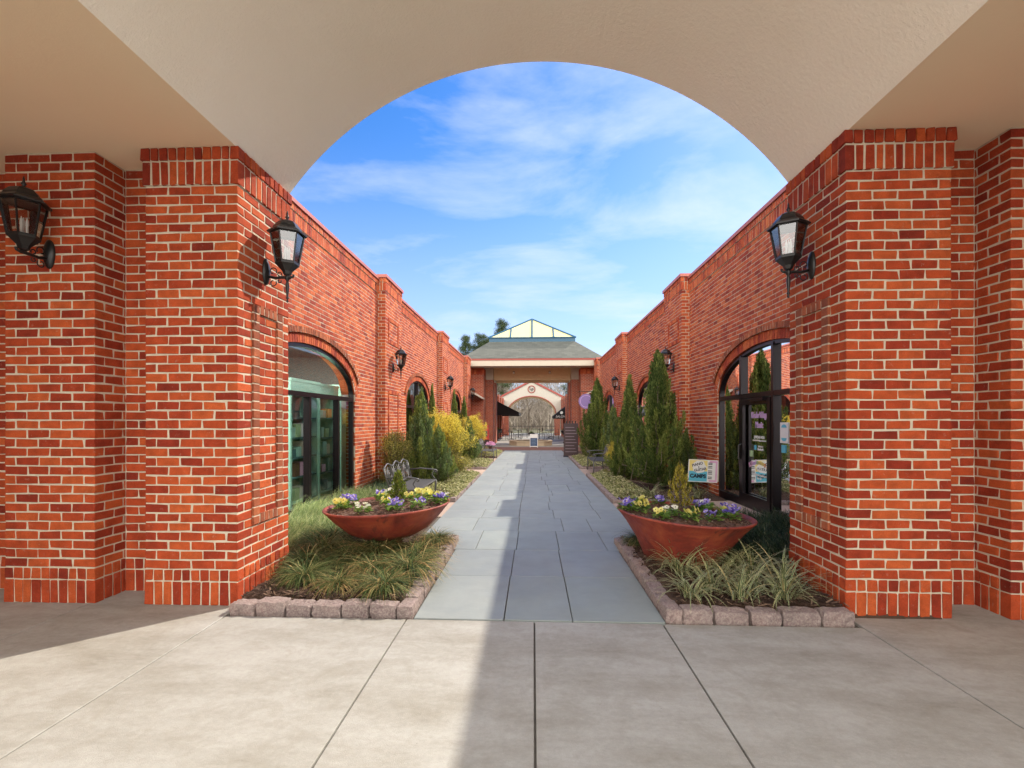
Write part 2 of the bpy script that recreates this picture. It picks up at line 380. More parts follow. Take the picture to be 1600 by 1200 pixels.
# ---------------------------------------------------------------- mesh tools
class MB:
    def __init__(s):
        s.v = []; s.f = []; s.m = []; s.n = 0; s.uv = []; s.hasuv = False
    def add(s, vs, fs, mat=0, uvs=None):
        vs = np.asarray(vs, float).reshape(-1, 3)
        o = s.n
        s.v.append(vs); s.n += len(vs)
        for f in fs:
            s.f.append([i + o for i in f]); s.m.append(mat)
        if uvs is not None:
            s.hasuv = True
            s.uv.append(np.asarray(uvs, float).reshape(-1, 2))
        else: s.uv.append(np.zeros((len(vs), 2)))
    def bulk(s, V, F, mat=0, UV=None):
        """V (n,k,3) with F: list of local faces for each item"""
        V = np.asarray(V, float); n, k = V.shape[:2]
        o = s.n
        s.v.append(V.reshape(-1, 3)); s.n += n * k
        Fa = [np.array(f) for f in F]
        for i in range(n):
            b = o + i * k
            for f in Fa: s.f.append((f + b).tolist())
        s.m.extend([mat] * (n * len(F)))
        if UV is not None:
            s.hasuv = True; s.uv.append(np.tile(np.asarray(UV, float), (n, 1)))
        else: s.uv.append(np.zeros((n * k, 2)))
    def box(s, x0, x1, y0, y1, z0, z1, mat=0):
        v = [(x, y, z) for x in (x0, x1) for y in (y0, y1) for z in (z0, z1)]
        s.add(v, [(0, 1, 3, 2), (4, 6, 7, 5), (0, 4, 5, 1), (2, 3, 7, 6), (0, 2, 6, 4), (1, 5, 7, 3)], mat)
    def quad(s, pts, mat=0, uvs=None): s.add(pts, [tuple(range(len(pts)))], mat, uvs)
    def tube(s, pts, r, seg=8, mat=0, cap=True):
        pts = [Vector(p) for p in pts]
        rs = r if hasattr(r, '__len__') else [r] * len(pts)
        rings = []
        up = None
        for i, p in enumerate(pts):
            a = pts[max(0, i - 1)]; b = pts[min(len(pts) - 1, i + 1)]
            d = (b - a).normalized()
            if up is None:
                up = d.orthogonal().normalized()
            else:
                up = (up - d * up.dot(d))
                up = up.normalized() if up.length > 1e-6 else d.orthogonal().normalized()
            w = d.cross(up)
            rings.append([p + (up * math.cos(t) + w * math.sin(t)) * rs[i] for t in [2 * math.pi * k / seg for k in range(seg)]])
        v = [tuple(q) for ring in rings for q in ring]
        f = []
        for i in range(len(pts) - 1):
            for k in range(seg):
                f.append((i * seg + k, i * seg + (k + 1) % seg, (i + 1) * seg + (k + 1) % seg, (i + 1) * seg + k))
        if cap:
            f.append(tuple(range(seg - 1, -1, -1))); f.append(tuple((len(pts) - 1) * seg + k for k in range(seg)))
        s.add(v, f, mat)
    def lathe(s, prof, seg=32, c=(0, 0), mat=0, phase=0.0, cap=False):
        v = []; f = []
        for (r, z) in prof:
            for k in range(seg):
                t = 2 * math.pi * k / seg + phase
                v.append((c[0] + r * math.cos(t), c[1] + r * math.sin(t), z))
        for i in range(len(prof) - 1):
            for k in range(seg):
                f.append((i * seg + k, i * seg + (k + 1) % seg, (i + 1) * seg + (k + 1) % seg, (i + 1) * seg + k))
        if cap:
            f.append(tuple(range(seg - 1, -1, -1))); f.append(tuple((len(prof) - 1) * seg + k for k in range(seg)))
        s.add(v, f, mat)
    def build(s, name, mats, parent=None, smooth=False, loc=None, mirror=False):
        me = bpy.data.meshes.new(name)
        V = np.concatenate(s.v) if s.v else np.zeros((0, 3))
        if mirror: V = V * np.array([-1, 1, 1])
        me.from_pydata(V.tolist(), [], s.f)
        if isinstance(mats, str): mats = [mats]
        for m in mats: me.materials.append(MATS[m])
        if len(mats) > 1: me.polygons.foreach_set('material_index', s.m)
        if s.hasuv:
            U = np.concatenate(s.uv)
            ul = me.uv_layers.new(name='UVMap')
            li = np.empty(len(me.loops), dtype=np.int32)
            me.loops.foreach_get('vertex_index', li)
            ul.data.foreach_set('uv', U[li].ravel())
        if smooth: me.polygons.foreach_set('use_smooth', [True] * len(me.polygons))
        me.update()
        o = bpy.data.objects.new(name, me)
        COL.objects.link(o)
        if parent is not None: o.parent = parent
        if loc is not None: o.location = loc
        return o

def tag(o, label=None, cat=None, group=None, kind=None):
    if label: o['label'] = label
    if cat: o['category'] = cat
    if group: o['group'] = group
    if kind: o['kind'] = kind
    return o
def thing(name, loc, label, cat, group=None, rz=0.0, rx=0.0, ry=0.0):
    o = bpy.data.objects.new(name, None)
    o.empty_display_size = 0.2
    o.location = loc; o.rotation_euler = (rx, ry, rz)
    COL.objects.link(o)
    return tag(o, label, cat, group)
def dup(o, loc, label=None, rz=None, scale=None, group=None):
    kids = [c for c in bpy.data.objects if c.parent == o]
    n = o.copy(); COL.objects.link(n); n.location = loc
    if rz is not None: n.rotation_euler = (o.rotation_euler[0], o.rotation_euler[1], rz)
    if scale is not None: n.scale = (scale,) * 3 if not hasattr(scale, '__len__') else scale
    if label: n['label'] = label
    if group: n['group'] = group
    for c in kids:
        cc = c.copy(); COL.objects.link(cc); cc.parent = n
        for g in [q for q in bpy.data.objects if q.parent == c]:
            gg = g.copy(); COL.objects.link(gg); gg.parent = cc
    return n
def text_mesh(name, txt, size, mat, M, parent, depth=0.002, align='CENTER', bold=0.0, sx=1.0):
    cu = bpy.data.curves.new(name, 'FONT')
    cu.body = txt; cu.size = size; cu.extrude = depth; cu.align_x = align; cu.align_y = 'CENTER'; cu.offset = bold
    to = bpy.data.objects.new(name, cu); COL.objects.link(to)
    dg = bpy.context.evaluated_depsgraph_get()
    me = bpy.data.meshes.new_from_object(to.evaluated_get(dg))
    bpy.data.objects.remove(to)
    me.transform(Matrix.Diagonal((sx, 1, 1, 1))); me.transform(M)
    me.materials.clear(); me.materials.append(MATS[mat])
    me.name = name
    o = bpy.data.objects.new(name, me); COL.objects.link(o)
    if parent is not None: o.parent = parent
    return o

def uvbox(mb_, x0, x1, y0, y1, z0, z1, mat=0):
    for (pts_, uvs_) in (
        ([(x0, y0, z0), (x1, y0, z0), (x1, y0, z1), (x0, y0, z1)], [(x0, z0), (x1, z0), (x1, z1), (x0, z1)]),
        ([(x0, y1, z0), (x1, y1, z0), (x1, y1, z1), (x0, y1, z1)], [(x0, z0), (x1, z0), (x1, z1), (x0, z1)]),
        ([(x0, y0, z0), (x0, y1, z0), (x0, y1, z1), (x0, y0, z1)], [(y0, z0), (y1, z0), (y1, z1), (y0, z1)]),
        ([(x1, y0, z0), (x1, y1, z0), (x1, y1, z1), (x1, y0, z1)], [(y0, z0), (y1, z0), (y1, z1), (y0, z1)]),
        ([(x0, y0, z1), (x1, y0, z1), (x1, y1, z1), (x0, y1, z1)], [(x0, y0), (x1, y0), (x1, y1), (x0, y1)])):
        mb_.quad(pts_, mat, uvs_)

# brick with chamfered edges from 8 corners (index bits: x4 y2 z1)
def _topo():
    # three verts per corner: id = corner*3 + axis (face normal to that axis)
    F = []
    C = lambda x, y, z: x * 4 + y * 2 + z
    for ax in range(3):
        o1, o2 = [k for k in range(3) if k != ax]
        for s in (0, 1):
            q = []
            for (u, w) in ((0, 0), (1, 0), (1, 1), (0, 1)):
                c = [0, 0, 0]; c[ax] = s; c[o1] = u; c[o2] = w
                q.append(C(*c) * 3 + ax)
            F.append(q)
    for ax in range(3):
        o1, o2 = [k for k in range(3) if k != ax]
        for u in (0, 1):
            for w in (0, 1):
                a_ = [0, 0, 0]; b_ = [0, 0, 0]
                a_[ax] = 0; b_[ax] = 1
                for c in (a_, b_): c[o1] = u; c[o2] = w
                F.append([C(*a_) * 3 + o1, C(*b_) * 3 + o1, C(*b_) * 3 + o2, C(*a_) * 3 + o2])
    for c in range(8): F.append([c * 3, c * 3 + 1, c * 3 + 2])
    return F
TOPO = _topo()
SG = np.array([[x, y, z] for x in (0, 1) for y in (0, 1) for z in (0, 1)], float)
def bricks_near(mb, B, mat=0, jit=0.0030, ch=(0.002, 0.0075)):
    """B: (n,6) x0,x1,y0,y1,z0,z1"""
    B = np.asarray(B, float)
    if len(B) == 0: return
    n = len(B)
    lo = B[:, [0, 2, 4]]; hi = B[:, [1, 3, 5]]
    P = lo[:, None, :] + (hi - lo)[:, None, :] * SG[None]
    P += rng.uniform(-jit, jit, P.shape)
    c = rng.uniform(ch[0], ch[1], (n, 8))
    inward = (1 - 2 * SG)[None]
    V = np.zeros((n, 24, 3))
    for ax in range(3):
        d = inward * c[:, :, None]
        d[:, :, ax] = 0
        V[:, ax::3, :] = P + d
    mb.bulk(V, TOPO, mat)
BF = [(0, 1, 3, 2), (4, 6, 7, 5), (0, 4, 5, 1), (2, 3, 7, 6), (0, 2, 6, 4), (1, 5, 7, 3)]
def bricks_simple(mb, B, mat=0, jit=0.0018):
    B = np.asarray(B, float)
    if len(B) == 0: return
    lo = B[:, [0, 2, 4]]; hi = B[:, [1, 3, 5]]
    P = lo[:, None, :] + (hi - lo)[:, None, :] * SG[None]
    P += rng.uniform(-jit, jit, P.shape)
    mb.bulk(P, BF, mat)
J = 0.0115
def span(a, b, unit):
    n = max(1, round((b - a) / unit))
    e = np.linspace(a, b, n + 1)
    if n > 1: e[1:-1] += rng.uniform(-0.006, 0.006, n - 1)
    return [(e[i] + (J / 2 if i else 0), e[i + 1] - (J / 2 if i < n - 1 else 0)) for i in range(n)]
def ring(B, X0, X1, Y0, Y1, z0, z1, unit, ph, W=0.092):
    for k, y in enumerate((Y0, Y1)):
        ya, yb = (y, y + W) if k == 0 else (y - W, y)
        xa, xb = (X0, X1) if ph == 0 else (X0 + W + J, X1 - W - J)
        for (p, q) in span(xa, xb, unit): B.append((p, q, ya, yb, z0, z1))
    for k, x in enumerate((X0, X1)):
        xa, xb = (x, x + W) if k == 0 else (x - W, x)
        ya, yb = (Y0, Y1) if ph == 1 else (Y0 + W + J, Y1 - W - J)
        if yb - ya > 0.03:
            for (p, q) in span(ya, yb, unit): B.append((xa, xb, p, q, z0, z1))
CH = 0.079
def pier(X0, X1, Y0, Y1, ztop, crown=True, base=True, W=0.092, near=True, crown_proj=0.014, zshift=0.0):
    mb = MB(); B = []
    z = 0.0
    if base:
        ring(B, X0 - 0.004, X1 + 0.004, Y0 - 0.004, Y1 + 0.004, 0.0, 0.195, CH, 0, W)
        ring(B, X0 - 0.004, X1 + 0.004, Y0 - 0.004, Y1 + 0.004, 0.207, 0.297, CH, 0, W)
        z = 0.309
    zt = ztop - (0.309 if crown else 0)
    n = round((zt - z) / CH)
    h = (zt - z) / n
    for i in range(n):
        ring(B, X0, X1, Y0, Y1, z + i * h, z + (i + 1) * h - J, 0.205, i % 2, W)
    if crown:
        p = crown_proj
        ring(B, X0 - p, X1 + p, Y0 - p, Y1 + p, zt, zt + 0.195, CH, 0, W)
        ring(B, X0 - p * 1.8, X1 + p * 1.8, Y0 - p * 1.8, Y1 + p * 1.8, zt + 0.207, ztop, CH, 0, W)
    (bricks_near if near else bricks_simple)(mb, B, 0)
    e = 0.0045
    mb.box(X0 + e, X1 - e, Y0 + e, Y1 - e, 0, zt, 1)
    if crown: mb.box(X0 + e - crown_proj, X1 - e + crown_proj, Y0 + e - crown_proj, Y1 - e + crown_proj, zt + 0.001, ztop - 0.002, 1)
    return mb

# ================================================================ GROUND
mb = MB(); mb.box(-400, 400, -150, 700, -0.6, -0.14)
tag(mb.build('ground', 'ground'), kind='structure')
mb = MB(); mb.box(-60, 60, -70, -14, -0.13, -0.06)
tag(mb.build('road', 'asphalt'), kind='structure')
# portico floor: cast slabs with open joints over a dark bed
mb = MB()
mb.box(-20, 20, -1.6, 3.70, -0.12, -0.018, 1)
mb.box(-9, -3.3, 3.70, 4.3, -0.12, -0.018, 1); mb.box(3.3, 9, 3.70, 4.3, -0.12, -0.018, 1)
xs = [-20, -12.5, -9, -6.2, -3.80, -2.47, -1.0, 0.01, 1.0, 2.50, 3.80, 6.2, 9, 12.5, 20]
B = []
for i in range(len(xs) - 1):
    g = 0.0055
    ytop = 3.705 if (xs[i] >= -2.6 and xs[i + 1] <= 2.6) else 4.25
    ys = [-1.6, ytop]
    for j in range(len(ys) - 1):
        B.append((xs[i] + g, xs[i + 1] - g, ys[j] + g, ys[j + 1] - g, -0.10, 0.0))
bricks_near(mb, B, 0, 0.001, (0.002, 0.004))
tag(mb.build('floor', ['concrete', 'joint_dark']), kind='structure')
mb = MB(); mb.box(-60, 60, -14.0, -1.6, -0.12, -0.004)  # pale ground added behind the camera to bounce light onto the ceiling
tag(mb.build('bounce_ground', 'bounce_ground_pale'), kind='structure')
# courtyard base and aggregate strips
mb = MB(); mb.box(-3.85, 3.85, 3.72, 24.9, -0.13, -0.022)
tag(mb.build('courtyard_base', 'joint_dark'), kind='structure')
mb = MB()
for (x0, x1, y0, y1) in ((-3.75, -1.5, 13.75, 15.15), (-3.75, -1.5, 18.1, 19.7), (1.5, 3.75, 13.7, 15.5), (-2.62, -1.5, 7.7, 9.05), (1.5, 3.0, 8.3, 9.05), (2.9, 3.75, 6.6, 9.0)):
    mb.box(x0, x1, y0, y1, -0.02, -0.004)
tag(mb.build('pavement', 'aggregate'), kind='structure')
# bluestone path
mb = MB(); B = []
y = 3.72
first = True
while y < 24.9:
    h = [0.92, 0.78, 0.88, 0.72, 0.98, 0.66, 0.82][int(rng.integers(0, 7))] if not first else 1.05
    y2 = min(24.9, y + h)
    if y2 > 24.6: y2 = 24.9
    lim = 0.97 if y2 < 6.25 else 1.50
    L, Rr = (-0.95, 1.03) if lim < 1 else (-1.5, 1.5)
    if first: cuts = [L, -0.23, 0.31, Rr]
    elif lim < 1: cuts = [L, -0.22 + rng.uniform(-.02, .02), 0.30 + rng.uniform(-.06, .06), Rr]
    else:
        cuts = [L, L + rng.uniform(0.5, 0.85), -0.22 + rng.uniform(-.03, .03), 0.33 + rng.uniform(-.12, .12), Rr - rng.uniform(0.35, 0.7), Rr]
    for i in range(len(cuts) - 1):
        g = 0.0035
        yo = rng.uniform(-0.0, 0.0)
        if not first and rng.random() < 0.12 and h > 0.6:
            ym = y + h * rng.uniform(0.4, 0.6)
            B.append((cuts[i] + g, cuts[i + 1] - g, y + g, ym - g, -0.06, rng.uniform(-0.001, 0.002)))
            B.append((cuts[i] + g, cuts[i + 1] - g, ym + g, y2 - g, -0.06, rng.uniform(-0.001, 0.002)))
        else:
            B.append((cuts[i] + g, cuts[i + 1] - g, y + g, y2 - g, -0.06, rng.uniform(-0.001, 0.002)))
    y = y2; first = False
bricks_near(mb, B, 0, 0.0008, (0.002, 0.004))
tag(mb.build('path', 'bluestone'), kind='structure')
# plaza beyond
mb = MB()
mb.box(-3.9, 3.9, 24.9, 28.0, -0.13, -0.002, 0)
mb.box(-7, 7, 28.0, 58, -0.13, -0.004, 1)
tag(mb.build('plaza', ['paver_red', 'concrete']), kind='structure')

# ================================================================ ENTRANCE ARCADE
PX, PX2, PY0, PY1, PZ = 2.5, 3.31, 3.90, 4.74, 3.88
arc = thing('entrance_arcade', (0, 4, 0), 'brick arcade with cream vaulted ceiling spanning the foreground walkway', 'building')
VZ, VR = 2.08, 3.08   # vault circle centre height and radius
th0 = math.acos(2.5 / VR)
def sub(p, o):
    o.parent = p; o.matrix_parent_inverse = Matrix.Translation(-p.location); return o
def frame_panel(B, sx, Y0, Y1, z0, z1, x, proj=0.022, w=0.095):
    # raised outline of header bricks on a face whose outward normal points at the path
    lo, hi = (x - proj, x + 0.02) if sx > 0 else (x - 0.02, x + proj)
    n = round((z1 - z0) / CH)
    h = (z1 - z0) / n
    for i in range(n):
        a_, b_ = z0 + i * h, z0 + (i + 1) * h - J
        B.append((lo, hi, Y0, Y0 + w, a_, b_)); B.append((lo, hi, Y1 - w, Y1, a_, b_))
    m = max(1, round((Y1 - Y0 - 2 * w - 2 * J) / CH))
    hh = (Y1 - Y0 - 2 * w - J) / m
    for k in range(m):
        ya = Y0 + w + J + k * hh
        B.append((lo, hi, ya, ya + hh - J, z0, z0 + 0.085)); B.append((lo, hi, ya, ya + hh - J, z1 - 0.085, z1))
for sx in (-1, 1):
    X0, X1 = (PX, PX2) if sx > 0 else (-PX2, -PX)
    p = sub(arc, pier(X0, X1, PY0, PY1, PZ).build('brick_pier', ['brick_near', 'mortar']))
    fb = MB(); B = []
    frame_panel(B, sx, 4.11, 4.60, 0.64, 2.62, sx * PX, proj=0.017)
    bricks_near(fb, B, 0, 0.0018, (0.002, 0.004))
    lo, hi = sorted((sx * (PX - 0.0125), sx * (PX + 0.01)))
    for (ya_, yb_, za_, zb_) in ((4.112, 4.203, 0.642, 2.60), (4.507, 4.598, 0.642, 2.60), (4.204, 4.506, 0.642, 0.722), (4.204, 4.506, 2.538, 2.60)): fb.box(lo, hi, ya_, yb_, za_, zb_, 1)
    q = fb.build('panel_frame', ['brick_aged', 'mortar']); q.parent = p
    X0, X1 = (3.76, 4.57) if sx > 0 else (-4.57, -3.76)
    sub(arc, pier(X0, X1, PY0, 4.66, PZ, crown=False).build('brick_pier', ['brick_near', 'mortar']))
    # recessed wall between the piers and further outwards
    mbw = MB(); B = []
    for (xa, xb) in ((3.322, 3.75), (4.58, 8.9)):
        z = 0.0
        for i, (z0, z1, u) in enumerate([(0, 0.195, CH), (0.207, 0.297, CH)]):
            for (p0, q0) in span(xa, xb, u): B.append((sx * p0, sx * q0, 4.2, 4.29, z0, z1) if sx > 0 else (-q0, -p0, 4.2, 4.29, z0, z1))
        n = round((PZ - 0.309) / CH); h = (PZ - 0.309) / n
        for i in range(n):
            off = 0.1025 if i % 2 else 0
            edges = [xa] + list(np.arange(xa + 0.205 - off, xb - 0.05, 0.205)) + [xb]
            for k in range(len(edges) - 1):
                p0, q0 = edges[k] + (J / 2 if k else 0), edges[k + 1] - (J / 2 if k < len(edges) - 2 else 0)
                if q0 - p0 < 0.02: continue
                z0 = 0.309 + i * h
                B.append((sx * p0, sx * q0, 4.2, 4.29, z0, z0 + h - J) if sx > 0 else (-q0, -p0, 4.2, 4.29, z0, z0 + h - J))
    bricks_near(mbw, B, 0)
    a0, a1 = sorted((sx * 3.315, sx * 3.757)); mbw.box(a0, a1, 4.207, 4.66, 0, PZ, 1)
    a0, a1 = sorted((sx * 4.573, sx * 8.9)); mbw.box(a0, a1, 4.207, 4.66, 0, PZ, 1)
    sub(arc, mbw.build('recessed_wall', ['brick_near', 'mortar']))
    # rear supports of the arcade
    X0, X1 = (5.0, 5.81) if sx > 0 else (-5.81, -5.0)
    sub(arc, pier(X0, X1, -3.39, -2.58, PZ, near=False).build('brick_pier', ['brick_near', 'mortar']))
    # unseen outer walls added to keep sky light off the side bays; flat ceiling
    rw = MB(); a0, a1 = sorted((sx * 5.0, sx * 8.9)); uvbox(rw, a0, a1, -3.7, -3.4, 0, PZ); a0, a1 = sorted((sx * 8.6, sx * 8.9)); uvbox(rw, a0, a1, -3.39, 4.19, 0, PZ)
    sub(arc, rw.build('light_block_wall', 'brick_far'))
    c = MB(); a0, a1 = sorted((sx * 2.5, sx * 8.9)); c.box(a0, a1, 0.8, 4.745, PZ + 0.002, PZ + 0.25); a0, a1 = sorted((sx * 4.6, sx * 8.9)); c.box(a0, a1, -3.6, 0.799, PZ + 0.002, PZ + 0.25)  # side ceilings carried farther back, out of view, to darken the outer piers
    sub(arc, c.build('ceiling', 'stucco_ceiling'))
v = MB(); N = 64; pts = []
for i in range(N + 1):
    t = th0 + (math.pi - 2 * th0) * i / N
    pts.append((VR * math.cos(t), VZ + VR * math.sin(t)))
V = []; F = []
for (x, z) in pts:
    V += [(x, 0.8, z), (x, 4.745, z)]
for i in range(N): F.append((2 * i, 2 * i + 2, 2 * i + 3, 2 * i + 1))
v.add(V, F)
# end wall above the arch (front and rear) as a solid face with real thickness
for y in (4.745, 0.8):
    for i in range(N):
        (x0, z0), (x1, z1) = pts[i], pts[i + 1]
        v.add([(x0, y, z0), (x1, y, z1), (x1, y, 5.6), (x0, y, 5.6)], [(0, 1, 2, 3)])
    for s_ in (-1, 1):
        v.add([(s_ * 2.5, y, PZ), (s_ * 8.9, y, PZ), (s_ * 8.9, y, 5.6), (s_ * 2.5, y, 5.6)], [(0, 1, 2, 3)])
sub(arc, v.build('vault', 'stucco_vault', smooth=False))
r_ = MB(); r_.box(-8.95, 8.95, 0.75, 4.80, 5.602, 5.75)
sub(arc, r_.build('roof', 'coping_metal'))
# recessed square ceiling light at far left
t = thing('ceiling_light', (-3.83, 2.55, PZ), 'square cream ceiling light set into the soffit at far left', 'ceiling light')
fm = MB(); s_ = 0.16
for (k, w, z) in ((s_, 0.018, -0.016), (s_ * 0.7, 0.012, -0.012)):
    for (a0, a1, b0, b1) in ((-k, k, -k, -k + w), (-k, k, k - w, k), (-k, -k + w, -k + w, k - w), (k - w, k, -k + w, k - w)):
        fm.box(a0, a1, b0, b1, z, 0.0)
fm.build('frame', 'cream_shaded', t)
fm = MB(); fm.box(-s_ * 0.69, s_ * 0.69, -s_ * 0.69, s_ * 0.69, -0.005, -0.001); fm.build('diffuser', 'cream_trim', t)

# ================================================================ SHOP BUILDINGS
WX, PFX, WT = 3.79, 3.60, 5.05
SPRING, RISE = 2.12, 0.75
def arch_z(dy, a, rise=RISE): return SPRING + rise * math.sqrt(max(0, 1 - (dy / a) ** 2))
def opening_half(z, a, rise, z0=0.0):
    if z < SPRING: return a
    q = (z - SPRING) / rise
    return a * math.sqrt(1 - q * q) if q < 1 else 0
J = 0.0150
def shop(side, pils, wins, Yend, label):
    """built for the right side (x>0) and mirrored for the left"""
    mir = side < 0
    b = thing('shop_building', (side * 5, 12, 0), label, 'building')
    Y0 = 4.75
    wall = MB(); B = []
    zt = WT - 0.07 - 0.10 - 0.20
    n = round(zt / CH); h = zt / n
    segs = []
    cur = Y0
    for (a_, c_) in pils: segs.append((cur, a_ - 0.004)); cur = c_ + 0.004
    segs.append((cur, Yend))
    for (ya, yb) in segs:
        if yb - ya < 0.1: continue
        for i in range(n):
            z0, z1 = i * h, (i + 1) * h - J
            zm = (z0 + z1) / 2
            iv = [(ya, yb)]
            for (yc, a) in wins:
                hw = opening_half(zm, a + (0.0 if zm < SPRING else 0.10), RISE + 0.10)
                if zm < SPRING: hw = a
                if hw > 0:
                    new = []
                    for (p, q) in iv:
                        if yc - hw > p and yc - hw < q: new.append((p, yc - hw))
                        elif yc - hw >= q: new.append((p, q)); continue
                        if yc + hw < q and yc + hw > p: new.append((yc + hw, q))
                        elif yc + hw <= p: new.append((p, q))
                    iv = new
            off = 0.1025 * (i % 2)
            for (p, q) in iv:
                e = [p] + [y for y in np.arange(math.floor(p / 0.205) * 0.205 + off, q, 0.205) if y > p + 0.03 and y < q - 0.03] + [q]
                for k in range(len(e) - 1):
                    u0 = e[k] + (J / 2 if k else 0) ; u1 = e[k + 1] - (J / 2 if k < len(e) - 2 else 0)
                    B.append((WX, WX + 0.07, u0 + rng.uniform(-.002, .002), u1 + rng.uniform(-.002, .002), z0, z1))
        zz = zt
        for (p, q) in span(ya, yb, CH): B.append((WX - 0.018, WX + 0.07, p, q, zz, zz + 0.19))
        for (p, q) in span(ya, yb, CH): B.append((WX - 0.034, WX + 0.07, p, q, zz + 0.20, zz + 0.295))
    bricks_simple(wall, B, 0)
    for (ya, yb) in segs:
        if yb - ya > 0.1:
            wall.box(WX - 0.0135, WX + 0.06, ya, yb, zt - 0.004, zt + 0.195, 1); wall.box(WX - 0.0295, WX + 0.06, ya, yb, zt + 0.196, zt + 0.296, 1)
    # mortar sheet with the openings left out
    xm = WX + 0.0045
    cuts = [Y0]
    for (yc, a) in wins: cuts += [yc - a, yc + a]
    cuts.append(Yend)
    for i in range(0, len(cuts), 2):
        wall.quad([(xm, cuts[i], 0), (xm, cuts[i + 1], 0), (xm, cuts[i + 1], WT - 0.06), (xm, cuts[i], WT - 0.06)], 1)
    for (yc, a) in wins:
        M_ = 24
        for k in range(M_):
            d0 = -a + 2 * a * k / M_; d1 = -a + 2 * a * (k + 1) / M_
            z0, z1 = arch_z(d0, a), arch_z(d1, a)
            wall.quad([(xm, yc + d0, z0), (xm, yc + d1, z1), (xm, yc + d1, WT - 0.06), (xm, yc + d0, WT - 0.06)], 1)
            wall.quad([(xm, yc + d0, z0), (xm, yc + d1, z1), (xm + 0.30, yc + d1, z1), (xm + 0.30, yc + d0, z0)], 0)
        for s_ in (-1, 1):
            wall.quad([(xm, yc + s_ * a, 0), (xm, yc + s_ * a, SPRING), (xm + 0.30, yc + s_ * a, SPRING), (xm + 0.30, yc + s_ * a, 0)], 1)
            # brick reveals
    wall.box(WX + 0.075, WX + 0.35, Y0, Yend, 3.25, WT - 0.08, 1)
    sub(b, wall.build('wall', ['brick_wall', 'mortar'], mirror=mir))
    # reveals
    for (yc, a) in wins:
        nn = int(SPRING / CH)
        for s_ in (-1, 1):
            rv = MB(); B = []
            for i in range(nn):
                y_ = yc + s_ * a
                lo, hi = (y_ - 0.004, y_ + 0.05) if s_ > 0 else (y_ - 0.05, y_ + 0.004)
                B.append((WX + 0.075, WX + 0.20, lo, hi, i * h, (i + 1) * h - J))
            bricks_simple(rv, B, 0)
            sub(b, rv.build('window_reveal', ['brick_wall'], mirror=mir))
    # arch rings
    for wi, (yc, a) in enumerate(wins):
        rg = MB(); hood = MB()
        cnt = int(math.pi * a * 0.85 / CH)
        ts = []
        # equal arc-length parametrisation of the half ellipse
        T = np.linspace(0, math.pi, 400)
        px_, pz_ = a * np.cos(T), RISE * np.sin(T)
        s_len = np.concatenate([[0], np.cumsum(np.hypot(np.diff(px_), np.diff(pz_)))])
        cnt = int(s_len[-1] / CH)
        tk = np.interp(np.linspace(0, s_len[-1], cnt + 1), s_len, T)
        V_ = []; V2 = []
        for k in range(cnt):
            ta = tk[k] + (tk[k + 1] - tk[k]) * 0.10; tb = tk[k + 1] - (tk[k + 1] - tk[k]) * 0.10
            def P(t, off):
                nx, nz = math.cos(t) / a, math.sin(t) / RISE
                l = math.hypot(nx, nz); nx /= l; nz /= l
                return (a * math.cos(t) + nx * off, RISE * math.sin(t) + nz * off)
            for (o0, o1, x0, x1, arr) in ((0.0, 0.15, WX - 0.004, WX + 0.18, V_), (0.162, 0.255, WX - 0.042, WX + 0.05, V2)):
                if arr is V2 and (k < 2 or k > cnt - 3): continue
                A, Bq, Cq, D = P(ta, o0), P(tb, o0), P(tb, o1), P(ta, o1)
                vs = []
                for x in (x0, x1):
                    for q in (A, Bq, Cq, D): vs.append((x, yc + q[0], SPRING + q[1]))
                arr.append(vs)
        BX = [(0, 1, 2, 3), (4, 5, 6, 7), (0, 1, 5, 4), (2, 3, 7, 6), (0, 3, 7, 4), (1, 2, 6, 5)]
        V_ = np.array(V_); V_ += rng.uniform(-.0015, .0015, V_.shape)
        V2 = np.array(V2); V2 += rng.uniform(-.003, .003, V2.shape)
        rg.bulk(V_, BX, 0)
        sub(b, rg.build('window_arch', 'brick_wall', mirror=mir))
        hood.bulk(V2, BX, 0)
        for k in range(2, cnt - 2):
            pa, pb = P(tk[k], 0.16), P(tk[k + 1], 0.16); pc, pd = P(tk[k + 1], 0.25), P(tk[k], 0.25)
            hood.quad([(WX - 0.036, yc + q_[0], SPRING + q_[1]) for q_ in (pa, pb, pc, pd)], 1)
        sub(b, hood.build('arch_hood', ['brick_aged', 'mortar'], mirror=mir))
    # coping
    cp = MB()
    for (ya, yb) in segs: cp.box(WX - 0.06, WX + 0.36, ya, yb, WT - 0.065, WT)
    sub(b, cp.build('coping', 'coping_metal', mirror=mir))
    for (ya, yb) in pils:
        X0_, X1_ = PFX, PFX + 0.34
        m_ = pier(X0_, X1_, ya, yb, WT - 0.0, near=False, base=False, crown_proj=0.012)
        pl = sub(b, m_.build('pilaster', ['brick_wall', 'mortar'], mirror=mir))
        cc = MB(); cc.box(PFX - 0.05, WX + 0.38, ya - 0.05, yb + 0.05, WT + 0.002, WT + 0.075)
        o_ = cc.build('coping', 'coping_metal', mirror=mir); o_.parent = pl
        for (za, zb_) in ((3.50, 4.14), (0.60, 2.32)):
            fr = MB(); B = []
            frame_panel(B, 1, ya + 0.22, ya + 1.12, za, zb_, PFX, 0.016, 0.07)
            bricks_simple(fr, B, 0)
            o_ = fr.build('panel_frame', 'brick_wall', mirror=mir); o_.parent = pl
    # rooms behind
    rm = MB(); X = lambda v_: v_
    rm.quad([(WX + 0.3, Y0, 0.0), (7.2, Y0, 0.0), (7.2, Yend, 0.0), (WX + 0.3, Yend, 0.0)], 1)
